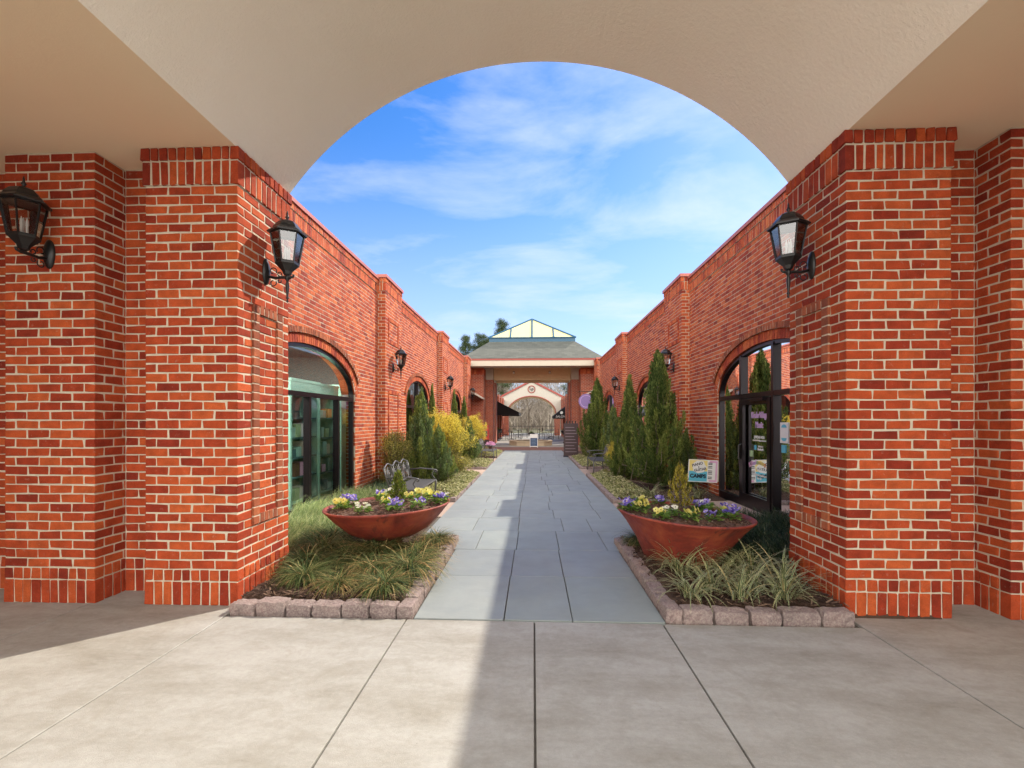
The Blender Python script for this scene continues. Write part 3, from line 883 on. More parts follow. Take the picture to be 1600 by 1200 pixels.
    rm.quad([(WX + 0.3, Y0, 3.2), (7.2, Y0, 3.2), (7.2, Yend, 3.2), (WX + 0.3, Yend, 3.2)], 2)
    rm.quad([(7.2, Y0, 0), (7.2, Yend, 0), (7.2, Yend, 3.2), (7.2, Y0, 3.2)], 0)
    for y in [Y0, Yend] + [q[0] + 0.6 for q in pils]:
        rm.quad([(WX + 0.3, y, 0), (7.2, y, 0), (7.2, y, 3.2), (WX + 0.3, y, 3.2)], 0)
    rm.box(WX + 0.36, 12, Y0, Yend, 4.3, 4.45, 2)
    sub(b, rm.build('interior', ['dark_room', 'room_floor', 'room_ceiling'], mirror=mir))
    return b
PILL = [(11.40, 12.80), (18.65, 20.0), (25.8, 27.15)]
PILR = [(11.66, 13.15), (19.25, 20.8), (26.95, 28.4)]
WL = [(8.05, 1.90), (15.55, 1.55), (23.2, 1.5)]
WRR = [(8.05, 1.90), (15.9, 1.55), (23.8, 1.5)]
bL = shop(-1, PILL, WL, 29.6, 'long sunlit brick shop building lining the left side of the path')
bR = shop(1, PILR, WRR, 29.6, 'long shaded brick shop building lining the right side of the path')

def window(side, yc, a, mulls, bld, glass, sill=0.0, transom=True, door=None, name='window'):
    xf = WX + 0.035
    mir = side < 0
    fr = MB()
    w, d = 0.06, 0.09
    M_ = 36
    # arch member
    outer = []; inner = []
    for k in range(M_ + 1):
        t_ = math.pi * k / M_
        nx, nz = math.cos(t_) / a, math.sin(t_) / RISE
        l = math.hypot(nx, nz)
        oy, oz = a * math.cos(t_) - nx / l * 0.004, SPRING + RISE * math.sin(t_) - nz / l * 0.004
        outer.append((oy, oz)); inner.append((oy - nx / l * w, oz - nz / l * w))
    for k in range(M_):
        q = [outer[k], outer[k + 1], inner[k + 1], inner[k]]
        vs = [(x, yc + p[0], p[1]) for x in (xf, xf + d) for p in q]
        fr.add(vs, [(0, 1, 2, 3), (4, 5, 6, 7), (0, 1, 5, 4), (3, 2, 6, 7)])
    for s_ in (-1, 1):
        y0_, y1_ = sorted((yc + s_ * (a - 0.004), yc + s_ * (a - 0.004 - w)))
        fr.box(xf, xf + d, y0_, y1_, sill, SPRING)
    fr.box(xf, xf + d, yc - a + w, yc + a - w, sill, sill + 0.14)
    if transom: fr.box(xf - 0.012, xf + d, yc - a + w, yc + a - w, 1.97, 2.05)
    for (dy, full) in mulls:
        ztop = arch_z(dy, a) - 0.03 if full else 1.97
        fr.box(xf - 0.016, xf + d + 0.004, yc + dy - 0.035, yc + dy + 0.035, sill + 0.14, ztop)
    o = fr.build(name, 'bronze_frame', mirror=mir); sub(bld, o)
    gl = MB()
    poly = [(xf + 0.05, yc - a + 0.03, sill + 0.02)] + [(xf + 0.05, yc + a + 0.0 - 0.03 if False else yc + (a - 0.03) * 1.0, sill + 0.02)]
    for k in range(M_ + 1):
        t_ = math.pi * k / M_
        poly.append((xf + 0.05, yc + (a - 0.03) * math.cos(t_), SPRING + (RISE - 0.03) * math.sin(t_)))
    gl.add(poly, [tuple(range(len(poly)))])
    g_ = gl.build('pane', glass, mirror=mir); g_.parent = o
    return o
w1 = window(-1, 8.05, 1.90, [(-1.2, False), (-0.10, False), (1.10, False)], bL, 'glass_clear')
window(-1, *WL[1], [(0.0, True)], bL, 'glass_tinted', sill=0.5)
window(-1, *WL[2], [(0.0, True)], bL, 'glass_tinted', sill=0.5)
w2 = window(1, 8.05, 1.90, [(-0.31, True), (0.86, True)], bR, 'glass_tinted')
window(1, *WRR[1], [(0.0, True)], bR, 'glass_tinted', sill=0.5)
window(1, *WRR[2], [(0.0, True)], bR, 'glass_tinted', sill=0.5)
# door in right window between Y 7.76 and 8.89
XD = WX + 0.035
dr = MB()
y0, y1 = 7.78, 8.87
dr.box(XD - 0.03, XD + 0.02, y0, y0 + 0.10, 0.03, 1.95); dr.box(XD - 0.03, XD + 0.02, y1 - 0.10, y1, 0.03, 1.95)
dr.box(XD - 0.03, XD + 0.02, y0 + 0.10, y1 - 0.10, 0.03, 0.26); dr.box(XD - 0.03, XD + 0.02, y0 + 0.10, y1 - 0.10, 1.85, 1.95)
door = sub(bR, dr.build('door', 'bronze_frame'))
hd = MB(); hd.tube([(XD - 0.03, y1 - 0.05, 0.85), (XD - 0.08, y1 - 0.05, 0.87), (XD - 0.08, y1 - 0.05, 1.12), (XD - 0.03, y1 - 0.05, 1.14)], 0.010)
o = hd.build('handle', 'bench_metal'); o.parent = door
cl_ = MB(); cl_.box(XD - 0.09, XD - 0.032, y0 + 0.12, y0 + 0.62, 1.90, 1.955); o = cl_.build('door_closer', 'bronze_frame'); o.parent = door
def MR(x, y, z, rot=0.0):  # lettering on a face that looks toward -X
    return Matrix.Translation((x, y, z)) @ Matrix(((0, 0, -1, 0), (-1, 0, 0, 0), (0, 1, 0, 0), (0, 0, 0, 1))) @ Matrix.Rotation(rot, 4, 'Z')
xg = XD + 0.045
def lett(txt, size, mat, y, z, rot=0, bold=0.0, sx=1.0, nm='lettering', x=xg):
    o = text_mesh(nm, txt, size, mat, MR(x, y, z, rot), door, 0.001, bold=bold, sx=sx); return o
yc_ = (y0 + y1) / 2 - 0.02
lett('KinderVillage', 0.15, 'lilac', yc_, 1.66, bold=0.003, sx=0.72)
lett('Music', 0.15, 'lilac', yc_, 1.49, bold=0.003, sx=0.8)
lett('(919) 467-4336', 0.065, 'white_paint', yc_, 1.28, bold=0.001, sx=0.9)
lett('www.kindervillagemusic.com', 0.04, 'white_paint', yc_, 1.225, sx=1.0)
fb_ = MB(); fb_.box(xg - 0.002, xg, yc_ + 0.10, yc_ + 0.17, 1.06, 1.14); o = fb_.build('sticker', 'sky_blue'); o.parent = door
lett('find us on', 0.045, 'white_paint', yc_ - 0.05, 1.125, sx=0.9); lett('facebook', 0.06, 'white_paint', yc_ - 0.05, 1.075, bold=0.001, sx=0.9)
fb_ = MB(); fb_.box(xg - 0.002, xg, yc_ + 0.22, yc_ + 0.34, 0.93, 1.04); o = fb_.build('sticker', 'green_card'); o.parent = door
word = 'Kindermusik'; cols = ['pink', 'pink', 'lilac', 'lilac', 'green_card', 'sun_yellow', 'sun_yellow', 'sun_yellow', 'orange', 'orange', 'orange']
for k, ch_ in enumerate(word):
    u = (k - 5) / 5.0
    lett(ch_, 0.12, cols[k], yc_ - u * 0.34, 0.80 + 0.07 * (1 - u * u) - 0.02, rot=-u * 0.35, bold=0.003, nm='letter')
lett('Ages 0-7', 0.055, 'white_paint', yc_, 0.73)
lett('www.kindermusik.com', 0.058, 'white_paint', yc_, 0.63)
lett('Sign up!', 0.05, 'white_paint', yc_, 0.575)
fm_ = MB(); fm_.box(XD + 0.14, XD + 0.145, y0 + 0.16, y1 - 0.22, 0.16, 0.80); o = fm_.build('privacy_film', 'teal_film'); o.parent = door
for (a_, b_, c_, d_) in ((8.97, 9.85, 0.14, 0.88), (9.60, 9.86, 0.881, 1.85)):
    fm_ = MB(); fm_.box(XD + 0.14, XD + 0.145, a_, b_, c_, d_); o = fm_.build('privacy_film', 'teal_film'); o.parent = w2
st_ = MB(); st_.box(XD + 0.040, XD + 0.045, 7.36, 7.60, 1.22, 1.54)
o = st_.build('notice', 'white_paint'); o.parent = w2
for (zc, s_) in ((1.46, 1), (1.30, -1)):
    st2 = MB(); st2.add([(XD + 0.037, 7.48 + 0.08 * math.cos(t_), zc + s_ * 0.05 * math.sin(t_)) for t_ in np.linspace(0, math.pi, 12)], [tuple(range(12))])
    o = st2.build('notice_mark', 'sky_blue'); o.parent = w2
st_ = MB(); st_.box(XD + 0.040, XD + 0.045, 7.44, 7.56, 1.07, 1.19)
o = st_.build('sticker', 'sky_blue'); o.parent = w2
po = thing('poster_stand', (4.3, 9.25, 0), 'white poster on a stand behind the glass left of the music school door', 'poster')
pm = MB(); pm.box(-0.01, 0.01, -0.25, 0.25, 0.35, 0.95); pm.build('poster', 'white_paint', po)
pm = MB(); pm.tube([(0.03, 0, 0), (0.03, 0, 0.9)], 0.012); pm.tube([(-0.12, 0, 0.01), (0.18, 0, 0.01)], 0.012); pm.build('stand', 'black_iron', po)
# threshold
mb = MB(); mb.box(3.32, 3.79, 7.4, 9.3, -0.02, 0.028)
tag(mb.build('threshold', 'aggregate'), kind='structure')
# globe lamps inside the music school
for i, (x, y, z, lab) in enumerate(((5.0, 8.25, 2.12, 'glowing globe pendant lamp seen through the music school door'), (5.6, 9.9, 2.20, 'glowing globe pendant lamp seen through the glass left of the door'))):
    t = thing('pendant_lamp', (x, y, 3.2), lab, 'lamp')
    m_ = MB(); m_.tube([(0, 0, 0), (0, 0, z - 3.2 + 0.12)], 0.008); m_.build('cord', 'black_iron', t)
    m_ = MB(); m_.lathe([(0.02, 0.13), (0.10, 0.10), (0.14, 0.02), (0.12, -0.07), (0.04, -0.12), (0.001, -0.125)], 20)
    m_.build('globe', 'globe_lit', t, smooth=True, loc=(0, 0, z - 3.2))
for i, (x, y) in enumerate(((-5.2, 6.6), (-5.4, 9.6), (-6.3, 8.0))):
    t = thing('ceiling_lamp', (x, y, 3.19), ['round lit ceiling lamp nearest the camera behind the left shop window', 'round lit ceiling lamp at the far end behind the left shop window', 'round lit ceiling lamp deepest inside the left shop'][i], 'lamp', 'ceiling lamps in the left shop')
    m_ = MB(); m_.lathe([(0.24, 0.0), (0.26, -0.03), (0.23, -0.05)], 24); m_.build('rim', 'white_paint', t)
    m_ = MB(); m_.lathe([(0.229, -0.045), (0.12, -0.075), (0.001, -0.08)], 24); m_.build('diffuser', 'lamp_lit', t)
# display shelves behind left window
def shelf_unit(loc, L, H, label, sh, mat='teal_paint'):
    t = thing('display_shelf', loc, label, 'shelf', 'display shelves behind the left shop window')
    m_ = MB()
    for y in (0, L): m_.box(-0.36, 0.0, y - 0.03, y + 0.03, 0, H)
    m_.build('upright', mat, t)
    m_ = MB(); m_.box(-0.36, -0.34, 0.03, L - 0.03, 0, H - 0.2); m_.build('back_panel', 'slate_teal', t)
    m_ = MB(); m_.box(-0.38, 0.03, -0.06, L + 0.06, H, H + 0.05); m_.box(-0.37, 0.015, -0.05, L + 0.05, H - 0.20, H - 0.001); m_.build('cornice', mat, t)
    for z in sh:
        m_ = MB(); m_.box(-0.335, -0.01, 0.031, L - 0.031, z, z + 0.025); m_.build('shelf_board', mat if z < 0.2 else 'slate_teal', t)
    return t
S1 = shelf_unit((-4.12, 7.9, 0), 1.0, 2.25, 'teal display shelf nearest the camera behind the left shop window', (0.12, 0.55, 0.9, 1.25, 1.6))
S2 = shelf_unit((-4.20, 9.15, 0), 0.8, 2.25, 'teal display shelf in the middle of the left shop window', (0.12, 0.5, 0.85, 1.2, 1.6))
S3 = shelf_unit((-4.15, 10.2, 0), 0.85, 2.3, 'teal display shelf at the far end of the left shop window', (0.12, 0.6, 1.0, 1.4))
cols = ['sage', 'white_paint', 'teal_paint', 'orange', 'pink', 'green_card', 'slate_teal', 'cream_trim', 'brown_wood']
cname = {'sage': 'sage green', 'white_paint': 'white', 'teal_paint': 'teal', 'orange': 'orange', 'pink': 'pink', 'green_card': 'light green', 'slate_teal': 'dark teal', 'cream_trim': 'cream', 'brown_wood': 'brown'}
spos = {0: 'nearest', 1: 'middle', 2: 'farthest'}
cnt = 0
for si, (S, L, shs) in enumerate(((S1, 1.0, (0.145, 0.575, 0.925, 1.275)), (S2, 0.8, (0.145, 0.525, 0.875, 1.225, 1.625)), (S3, 0.85, (0.145, 0.625, 1.025)))):
    for li, z in enumerate(shs):
        y = 0.08
        k = 0
        while y < L - 0.2:
            w_ = rng.uniform(0.12, 0.2); h_ = rng.uniform(0.14, 0.27)
            c_ = cols[(cnt * 5 + si * 2 + li) % 9]
            m_ = MB(); bricks_near(m_, [(-0.24, -0.05 - rng.uniform(0, 0.05), y, y + w_, z, z + h_)], 0, 0.002, (0.004, 0.008))
            o = m_.build('gift_box', c_, loc=S.location)
            tag(o, f'{cname[c_]} gift box, {["first","second","third","fourth","fifth","sixth"][k]} on {["bottom","second","third","fourth","fifth"][li]} board of {spos[si]} display shelf', 'gift box', 'gift boxes on the display shelves')
            cnt += 1; k += 1
            y += w_ + rng.uniform(0.03, 0.09)

# ================================================================ WALL LANTERNS
def lantern(loc, rz, label, tail=True):
    t = thing('wall_lantern', loc, label, 'lantern', 'black wall lanterns on the brickwork', rz=rz)
    m = MB()
    # domed oval backplate
    pr = []
    for (r_f, x_) in ((1.0, 0.0), (1.0, 0.012), (0.82, 0.022), (0.55, 0.034), (0.2, 0.04), (0.001, 0.041)):
        pr.append([(x_, 0.052 * r_f * math.cos(q), 0.125 * r_f * math.sin(q)) for q in np.linspace(0, 2 * math.pi, 21)[:-1]])
    vs = [p for ring_ in pr for p in ring_]
    fs = [(i * 20 + k, i * 20 + (k + 1) % 20, (i + 1) * 20 + (k + 1) % 20, (i + 1) * 20 + k) for i in range(5) for k in range(20)]
    m.add(vs, fs); m.build('backplate', 'black_iron', t, smooth=True)
    m = MB()
    bx = 0.21
    m.tube([(0.03, 0, -0.045), (0.10, 0, -0.06), (0.16, 0, -0.055), (0.235, 0, -0.058), (0.265, 0, -0.05), (0.27, 0, -0.03)], [0.014, 0.012, 0.014, 0.013, 0.011, 0.012], 10)
    for (cx, cz, r0, s_) in ((0.075, 0.005, 0.035, 1), (0.075, -0.105, 0.032, -1), (0.135, -0.025, 0.022, 1), (0.135, -0.09, 0.018, -1)):
        pts_ = []
        for q in np.linspace(0, 1.7 * math.pi, 16):
            rr = r0 * (1 - 0.35 * q / (1.7 * math.pi))
            pts_.append((cx + rr * math.cos(q * s_ - s_ * 0.6), 0, cz + rr * math.sin(q * s_ - s_ * 0.6)))
        m.tube(pts_, 0.005, 6)
    m.build('arm', 'black_iron', t, smooth=True)
    if tail:
        m = MB(); m.lathe([(0.005, -0.29), (0.011, -0.28), (0.005, -0.262), (0.015, -0.25), (0.008, -0.235), (0.012, -0.20), (0.018, -0.13), (0.010, -0.09), (0.022, -0.075), (0.022, -0.05), (0.012, -0.03)], 12, (bx, 0)); m.build('tail', 'black_iron', t, smooth=True)
    m = MB()
    ph = math.pi / 6
    m.lathe([(0.015, -0.045), (0.035, -0.03), (0.045, 0.0), (0.088, 0.045), (0.105, 0.06), (0.105, 0.072), (0.095, 0.074)], 6, (bx, 0), phase=ph, cap=True)
    m.build('base_cup', 'black_iron', t)
    m = MB()
    r0, r1, zb, zt = 0.098, 0.143, 0.074, 0.335
    for k in range(6):
        q = ph + k * math.pi / 3
        m.tube([(bx + r0 * math.cos(q), r0 * math.sin(q), zb - 0.004), (bx + r1 * math.cos(q), r1 * math.sin(q), zt)], 0.0075, 5)
    m.lathe([(r1 + 0.004, zt), (r1 + 0.004, zt + 0.012), (r1 - 0.02, zt + 0.012), (r1 - 0.02, zt)], 6, (bx, 0), phase=ph)
    m.lathe([(r0 + 0.005, zb), (r0 + 0.006, zb + 0.010), (r0 - 0.014, zb + 0.010), (r0 - 0.014, zb)], 6, (bx, 0), phase=ph)
    m.build('cage', 'black_iron', t)
    m = MB(); m.lathe([(r0 - 0.002, zb + 0.011), (r1 - 0.003, zt - 0.001)], 6, (bx, 0), phase=ph); m.build('glass', 'glass_lamp', t)
    m = MB(); m.lathe([(0.172, zt + 0.008), (0.174, zt + 0.020), (0.125, zt + 0.055), (0.118, zt + 0.075), (0.085, zt + 0.115), (0.035, zt + 0.138), (0.014, zt + 0.142)], 6, (bx, 0), phase=ph, cap=True); m.build('roof', 'black_iron', t)
    m = MB(); m.lathe([(0.014, zt + 0.14), (0.009, zt + 0.155), (0.020, zt + 0.167), (0.012, zt + 0.18), (0.007, zt + 0.195), (0.009, zt + 0.205), (0.002, zt + 0.232)], 12, (bx, 0)); m.build('finial', 'black_iron', t, smooth=True)
    m = MB()
    for (dx, dy) in ((0.018, 0), (-0.012, 0.016), (-0.012, -0.016)):
        m.lathe([(0.009, 0.08), (0.009, 0.16), (0.012, 0.17), (0.010, 0.20), (0.001, 0.235)], 8, (bx + dx, dy))
    m.build('candle_bulb', 'white_paint', t, smooth=True)
    return t
LZ = 2.96
l0 = lantern((-PX, 4.32, LZ), 0, 'black hexagonal lantern on the sunlit side of the left foreground pier')
dup(l0, (PX, 4.36, LZ), 'black hexagonal lantern on the shaded side of the right foreground pier', rz=math.pi)
lc = lantern((-4.16, 3.90, 3.0), -math.pi / 2, 'dark wall lantern with one bright pane at the far left edge', tail=False)
dup(l0, (-PFX, 11.40 + 0.62, 2.92), 'lantern on the first brick pilaster of the left wall', rz=0)
dup(l0, (-PFX, 18.65 + 0.62, 2.92), 'lantern on the second brick pilaster of the left wall', rz=0)
dup(l0, (-PFX, 25.8 + 0.62, 2.92), 'lantern on the third brick pilaster of the left wall', rz=0)
dup(l0, (PFX, 11.66 + 0.62, 2.92), 'lantern half hidden behind the tallest juniper on the right', rz=math.pi)
dup(l0, (PFX, 19.25 + 0.62, 2.92), 'lantern on the second brick pilaster of the right wall', rz=math.pi)

# ================================================================ BED EDGING
def stones(t, pts_spec, z0=0.0):
    for (x0, x1, y0, y1, z1) in pts_spec:
        m_ = MB()
        # subdivided rough stone
        nx, ny, nz = 7, 7, 5
        gx, gy, gz = np.meshgrid(np.linspace(0, 1, nx), np.linspace(0, 1, ny), np.linspace(0, 1, nz), indexing='ij')
        P = np.stack([gx, gy, gz], -1)
        c = P * 2 - 1
        # rounding
        c = c * (1 - 0.07 * (np.abs(c[..., [1, 2, 0]]) ** 4 + np.abs(c[..., [2, 0, 1]]) ** 4) / 1.0 * 0.6)
        D = np.array([x1 - x0, y1 - y0, z1 - z0 + 0.05]) / 2
        Q = c * D + np.array([(x0 + x1) / 2, (y0 + y1) / 2, (z0 + z1 - 0.05) / 2])
        Q += rng.uniform(-0.0055, 0.0055, Q.shape)
        Q[..., 2] += (gx - 0.5) * rng.uniform(-0.012, 0.012) + (gy - 0.5) * rng.uniform(-0.012, 0.012)
        idx = np.arange(nx * ny * nz).reshape(nx, ny, nz)
        F = []
        def gridf(A):
            for i in range(A.shape[0] - 1):
                for j in range(A.shape[1] - 1): F.append((A[i, j], A[i + 1, j], A[i + 1, j + 1], A[i, j + 1]))
        for A in (idx[0], idx[-1], idx[:, 0], idx[:, -1], idx[:, :, -1]): gridf(A)
        m_.add(Q.reshape(-1, 3), F)
        o = m_.build('stone', 'granite', t, smooth=False)
def run(a, b, L=0.27):
    n = max(1, round((b - a) / L)); e = np.linspace(a, b, n + 1)
    if n > 1: e[1:-1] += rng.uniform(-0.03, 0.03, n - 1)
    return [(e[i] + 0.006, e[i + 1] - 0.006) for i in range(n)]
def edging(label, spec):
    t = thing('stone_edging', (0, 0, 0), label, 'edging', 'stone edgings of the flower beds')
    sp = []
    for (ax, c0, w, a, b, h) in spec:
        for (p, q) in run(a, b, 0.27 if h > 0.1 else 0.24):
            hh = h + rng.uniform(-0.012, 0.012); wj = rng.uniform(-0.01, 0.01)
            sp.append((p, q, c0, c0 + w + wj, hh) if ax == 'x' else (c0, c0 + w + wj, p, q, hh))
    stones(t, sp)
    return t
edging('rough purple granite blocks edging the left foreground bed', [('x', 3.735, 0.13, -2.47, -0.96 - 0.13, 0.09), ('y', -1.09, 0.125, 3.735, 6.15, 0.085)])
edging('rough purple granite blocks edging the right foreground bed', [('x', 3.735, 0.13, 1.03 + 0.13, 2.47, 0.09), ('y', 1.035, 0.125, 3.735, 6.15, 0.085)])
edging('low stone edging of the left bed behind the first bench', [('y', -1.62, 0.11, 9.15, 13.7, 0.06), ('x', 9.08, 0.11, -3.1, -1.62, 0.06)])
edging('low stone edging of the right bed in front of the tall junipers', [('y', 1.51, 0.11, 9.2, 13.65, 0.06), ('x', 9.08, 0.11, 1.52, 3.2, 0.06)])
edging('low stone edging of the left bed with pale ground cover past the bin', [('y', -1.62, 0.11, 15.2, 18.0, 0.06), ('x', 15.15, 0.11, -3.2, -1.62, 0.06)])
edging('low stone edging of the last bed on the left by the plaza', [('y', -1.62, 0.11, 19.8, 23.8, 0.06)])
edging('low stone edging of the far right bed by the menu board', [('y', 1.51, 0.11, 15.6, 24.0, 0.06), ('x', 15.52, 0.11, 1.52, 3.2, 0.06)])

# mulch beds
def bed(x0, x1, y0, y1, z, name='soil'):
    m_ = MB(); nx, ny = max(6, int((x1 - x0) / 0.07)), max(6, int((y1 - y0) / 0.09))
    X, Y = np.meshgrid(np.linspace(x0, x1, nx), np.linspace(y0, y1, ny), indexing='ij')
    Z = z + rng.uniform(-0.012, 0.012, X.shape) + 0.02 * np.sin(X * 3.1) * np.sin(Y * 2.3)
    Z[0, :] = Z[-1, :] = -0.02; Z[:, 0] = Z[:, -1] = -0.02
    idx = np.arange(nx * ny).reshape(nx, ny)
    F = [(idx[i, j], idx[i + 1, j], idx[i + 1, j + 1], idx[i, j + 1]) for i in range(nx - 1) for j in range(ny - 1)]
    m_.add(np.stack([X, Y, Z], -1).reshape(-1, 3), F)
    return tag(m_.build(name, 'soil'), kind='structure')
BEDS = [(-2.56, -0.98, 3.86, 4.84, 0.07), (-3.78, -0.98, 4.78, 6.2, 0.07), (-3.78, -1.56, 6.2, 7.75, 0.05), (1.10, 3.3, 3.86, 6.25, 0.07), (2.2, 3.78, 5.0, 7.3, 0.05), (-3.78, -2.6, 7.6, 9.3, 0.05), (-3.78, -1.55, 9.15, 13.72, 0.05), (1.6, 3.78, 9.15, 13.68, 0.05),
        (-3.78, -1.55, 15.2, 18.05, 0.05), (-3.78, -1.55, 19.75, 23.9, 0.05), (1.6, 3.78, 15.55, 24.1, 0.05)]
for q in BEDS: bed(*q)
def chips(regs, n, name, mat, smin, smax, label_kind='stuff', z0=0.07):
    V = []
    for (x0, x1, y0, y1, z, frac) in regs:
        k = int(n * frac)
        c = np.stack([rng.uniform(x0, x1, k), rng.uniform(y0, y1, k), z + rng.uniform(0.0, 0.03, k)], -1)
        L = rng.uniform(smin, smax, k); W_ = rng.uniform(0.004, 0.012, k); T_ = rng.uniform(0.002, 0.006, k)
        th = rng.uniform(0, 2 * math.pi, k); el = rng.normal(0, 0.3, k)
        d = np.stack([np.cos(th) * np.cos(el), np.sin(th) * np.cos(el), np.sin(el)], -1)
        s_ = np.stack([-np.sin(th), np.cos(th), rng.uniform(-.5, .5, k)], -1)
        u = np.cross(d, s_)
        P = c[:, None] + (SG[None] * 2 - 1)[..., [0]] * d[:, None] * L[:, None, None] / 2 + (SG[None] * 2 - 1)[..., [1]] * s_[:, None] * W_[:, None, None] / 2 + (SG[None] * 2 - 1)[..., [2]] * u[:, None] * T_[:, None, None] / 2
        V.append(P)
    m_ = MB(); m_.bulk(np.concatenate(V), BF)
    return m_.build(name, mat)
tag(chips([(-2.45, -1.12, 3.88, 5.2, 0.075, 0.30), (1.18, 2.5, 3.88, 5.6, 0.075, 0.30), (-2.6, -1.0, 5.0, 6.1, 0.07, 0.12), (1.1, 2.0, 4.6, 6.1, 0.07, 0.14), (-3.7, -1.7, 9.3, 13.5, 0.05, 0.07), (1.7, 3.7, 9.3, 13.5, 0.05, 0.07)], 9000, 'mulch', 'mulch', 0.02, 0.075),
    'dark brown shredded bark mulch covering the flower beds', 'mulch', kind='stuff')

# ================================================================ BLADES
def blades(cen, n, L, W_, lean, mat_mb, matid=0, spread=0.02, zb=0.0, droop=1.0, seg=4, dirbias=None):
    """curved grass blades; appended to MB"""
    cen = np.asarray(cen)
    th = rng.uniform(0, 2 * math.pi, n)
    if dirbias is not None: th = rng.normal(dirbias[0], dirbias[1], n)
    Ls = L * rng.uniform(0.6, 1.15, n)
    ln = lean * rng.uniform(0.3, 1.3, n)     # initial lean from vertical (rad)
    dr_ = droop * rng.uniform(0.6, 1.3, n)
    base = cen + np.stack([rng.normal(0, spread, n), rng.normal(0, spread, n), np.zeros(n)], -1)
    hd_ = np.stack([np.cos(th), np.sin(th), np.zeros(n)], -1)
    sd = np.stack([-np.sin(th), np.cos(th), np.zeros(n)], -1)
    P = base.copy(); rows = []
    for k in range(seg + 1):
        f = k / seg
        w = W_ * (1 - f ** 2.2) * 0.5 + 0.0004
        rows.append(P - sd * w); rows.append(P + sd * w)
        ang = np.minimum(ln + dr_ * f, 2.6)
        st = (Ls / seg)[:, None]
        P = P + hd_ * (np.sin(ang)[:, None] * st) + np.array([0, 0, 1]) * (np.cos(ang)[:, None] * st)
    V = np.stack(rows, 1)
    V[:, :, 2] = np.maximum(V[:, :, 2], zb)
    F = [(2 * k, 2 * k + 1, 2 * k + 3, 2 * k + 2) for k in range(seg)]
    UV = [(k % 2, k // 2 / seg) for k in range(2 * (seg + 1))]
    mat_mb.bulk(V, F, matid, UV)

def sedge_mound(n, L, mats, dryf=0.3):
    m_ = MB()
    blades((0, 0, 0), int(n * (1 - dryf)), L, 0.005, 0.50, m_, 0, 0.035, 0.0, 2.5, 6)
    blades((0, 0, 0), int(n * dryf), L * 1.05, 0.005, 0.9, m_, 1, 0.035, 0.0, 2.3, 6)
    return m_
protoS = [sedge_mound(620, 0.40, None, d) for d in (0.10, 0.42, 0.18)]
sm_mesh = []
for q in protoS:
    o = q.build('sedge_mound', ['sedge', 'sedge_dry']); sm_mesh.append(o.data); bpy.data.objects.remove(o)
GP = [(-2.12, 4.32, 1.0), (-1.75, 4.15, 0.8), (-1.30, 4.10, 1.0), (-2.28, 4.72, 1.15), (-1.55, 4.55, 1.1), (-1.22, 4.55, 1.25), (-1.9, 4.85, 1.2), (-1.25, 5.05, 1.15), (-2.35, 5.2, 1.35), (-2.45, 5.65, 1.3), (-1.18, 5.75, 0.9), (-1.66, 5.02, 1.4)]
places = ['at the foot of the left pier', 'just behind the front edging left of the middle', 'at the inner front corner of the left bed', 'against the side of the left pier', 'in the middle of the left bed front', 'beside the path edging in the left bed',
          'under the front of the left planter bowl', 'between the left bowl and the path edging', 'to the left of the left planter bowl', 'behind the shadowed left side of the left bowl', 'at the far inner corner of the left bed by the path', 'directly below the middle of the left bowl']
for i, (x, y, s_) in enumerate(GP):
    o = bpy.data.objects.new('sedge_mound', sm_mesh[i % 3]); COL.objects.link(o)
    o.location = (x, y, 0.07); o.rotation_euler = (0, 0, i * 1.7); o.scale = (s_ * 1.05, s_ * 1.05, s_ * 0.82)
    tag(o, 'shaggy sedge mound ' + places[i], 'grass clump', 'sedge mounds in the left foreground bed')
# one sedge clump at right bowl foot
o = bpy.data.objects.new('sedge_mound', sm_mesh[0]); COL.objects.link(o); o.location = (1.28, 5.75, 0.07); o.scale = (0.85,) * 3
tag(o, 'small sedge mound between the right planter bowl and the path edging', 'grass clump')
# mondo carpet left and dark carpet right
m_ = MB()
for _ in range(330):
    x, y = rng.uniform(-3.74, -1.75), rng.uniform(5.1, 9.0)
    if x > -2.55 and (y > 7.6 or y < 6.1): continue
    hgt = 0.03 + 0.17 * min(1.0, (-(x + 1.7)) / 1.2)
    blades((x, y, 0.05 + rng.uniform(0, 0.05)), 48, 0.22 + 0.10 * min(1, (-(x + 1.7))), 0.006, 0.7, m_, 0, 0.07, 0.03, 1.1, 3, (rng.uniform(-0.8, 0.9), 1.0))
tag(m_.build('mondo_grass', 'mondo'), 'pale green mondo grass carpet flowing below the left shop window', 'grass', kind='stuff')
m_ = MB()
for _ in range(260):
    x, y = rng.uniform(2.1, 3.7), rng.uniform(4.95, 7.4)
    if x > 3.2 and y > 7.2: continue
    blades((x, y, 0.05 + rng.uniform(0, 0.07)), 48, 0.27, 0.007, 0.7, m_, 0, 0.07, 0.03, 1.1, 3, (math.pi + rng.uniform(-0.9, 0.9), 1.0))
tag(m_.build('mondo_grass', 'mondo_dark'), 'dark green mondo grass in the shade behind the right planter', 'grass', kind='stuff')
m_ = MB()
for _ in range(60):
    x, y = rng.uniform(-3.7, -2.7), rng.uniform(9.3, 11.2)
    blades((x, y, 0.05), 40, 0.26, 0.006, 0.7, m_, 0, 0.08, 0.03, 1.1, 3)
tag(m_.build('mondo_grass', 'mondo_dark'), 'dull green grass tufts by the wall behind the left bench', 'grass', kind='stuff')
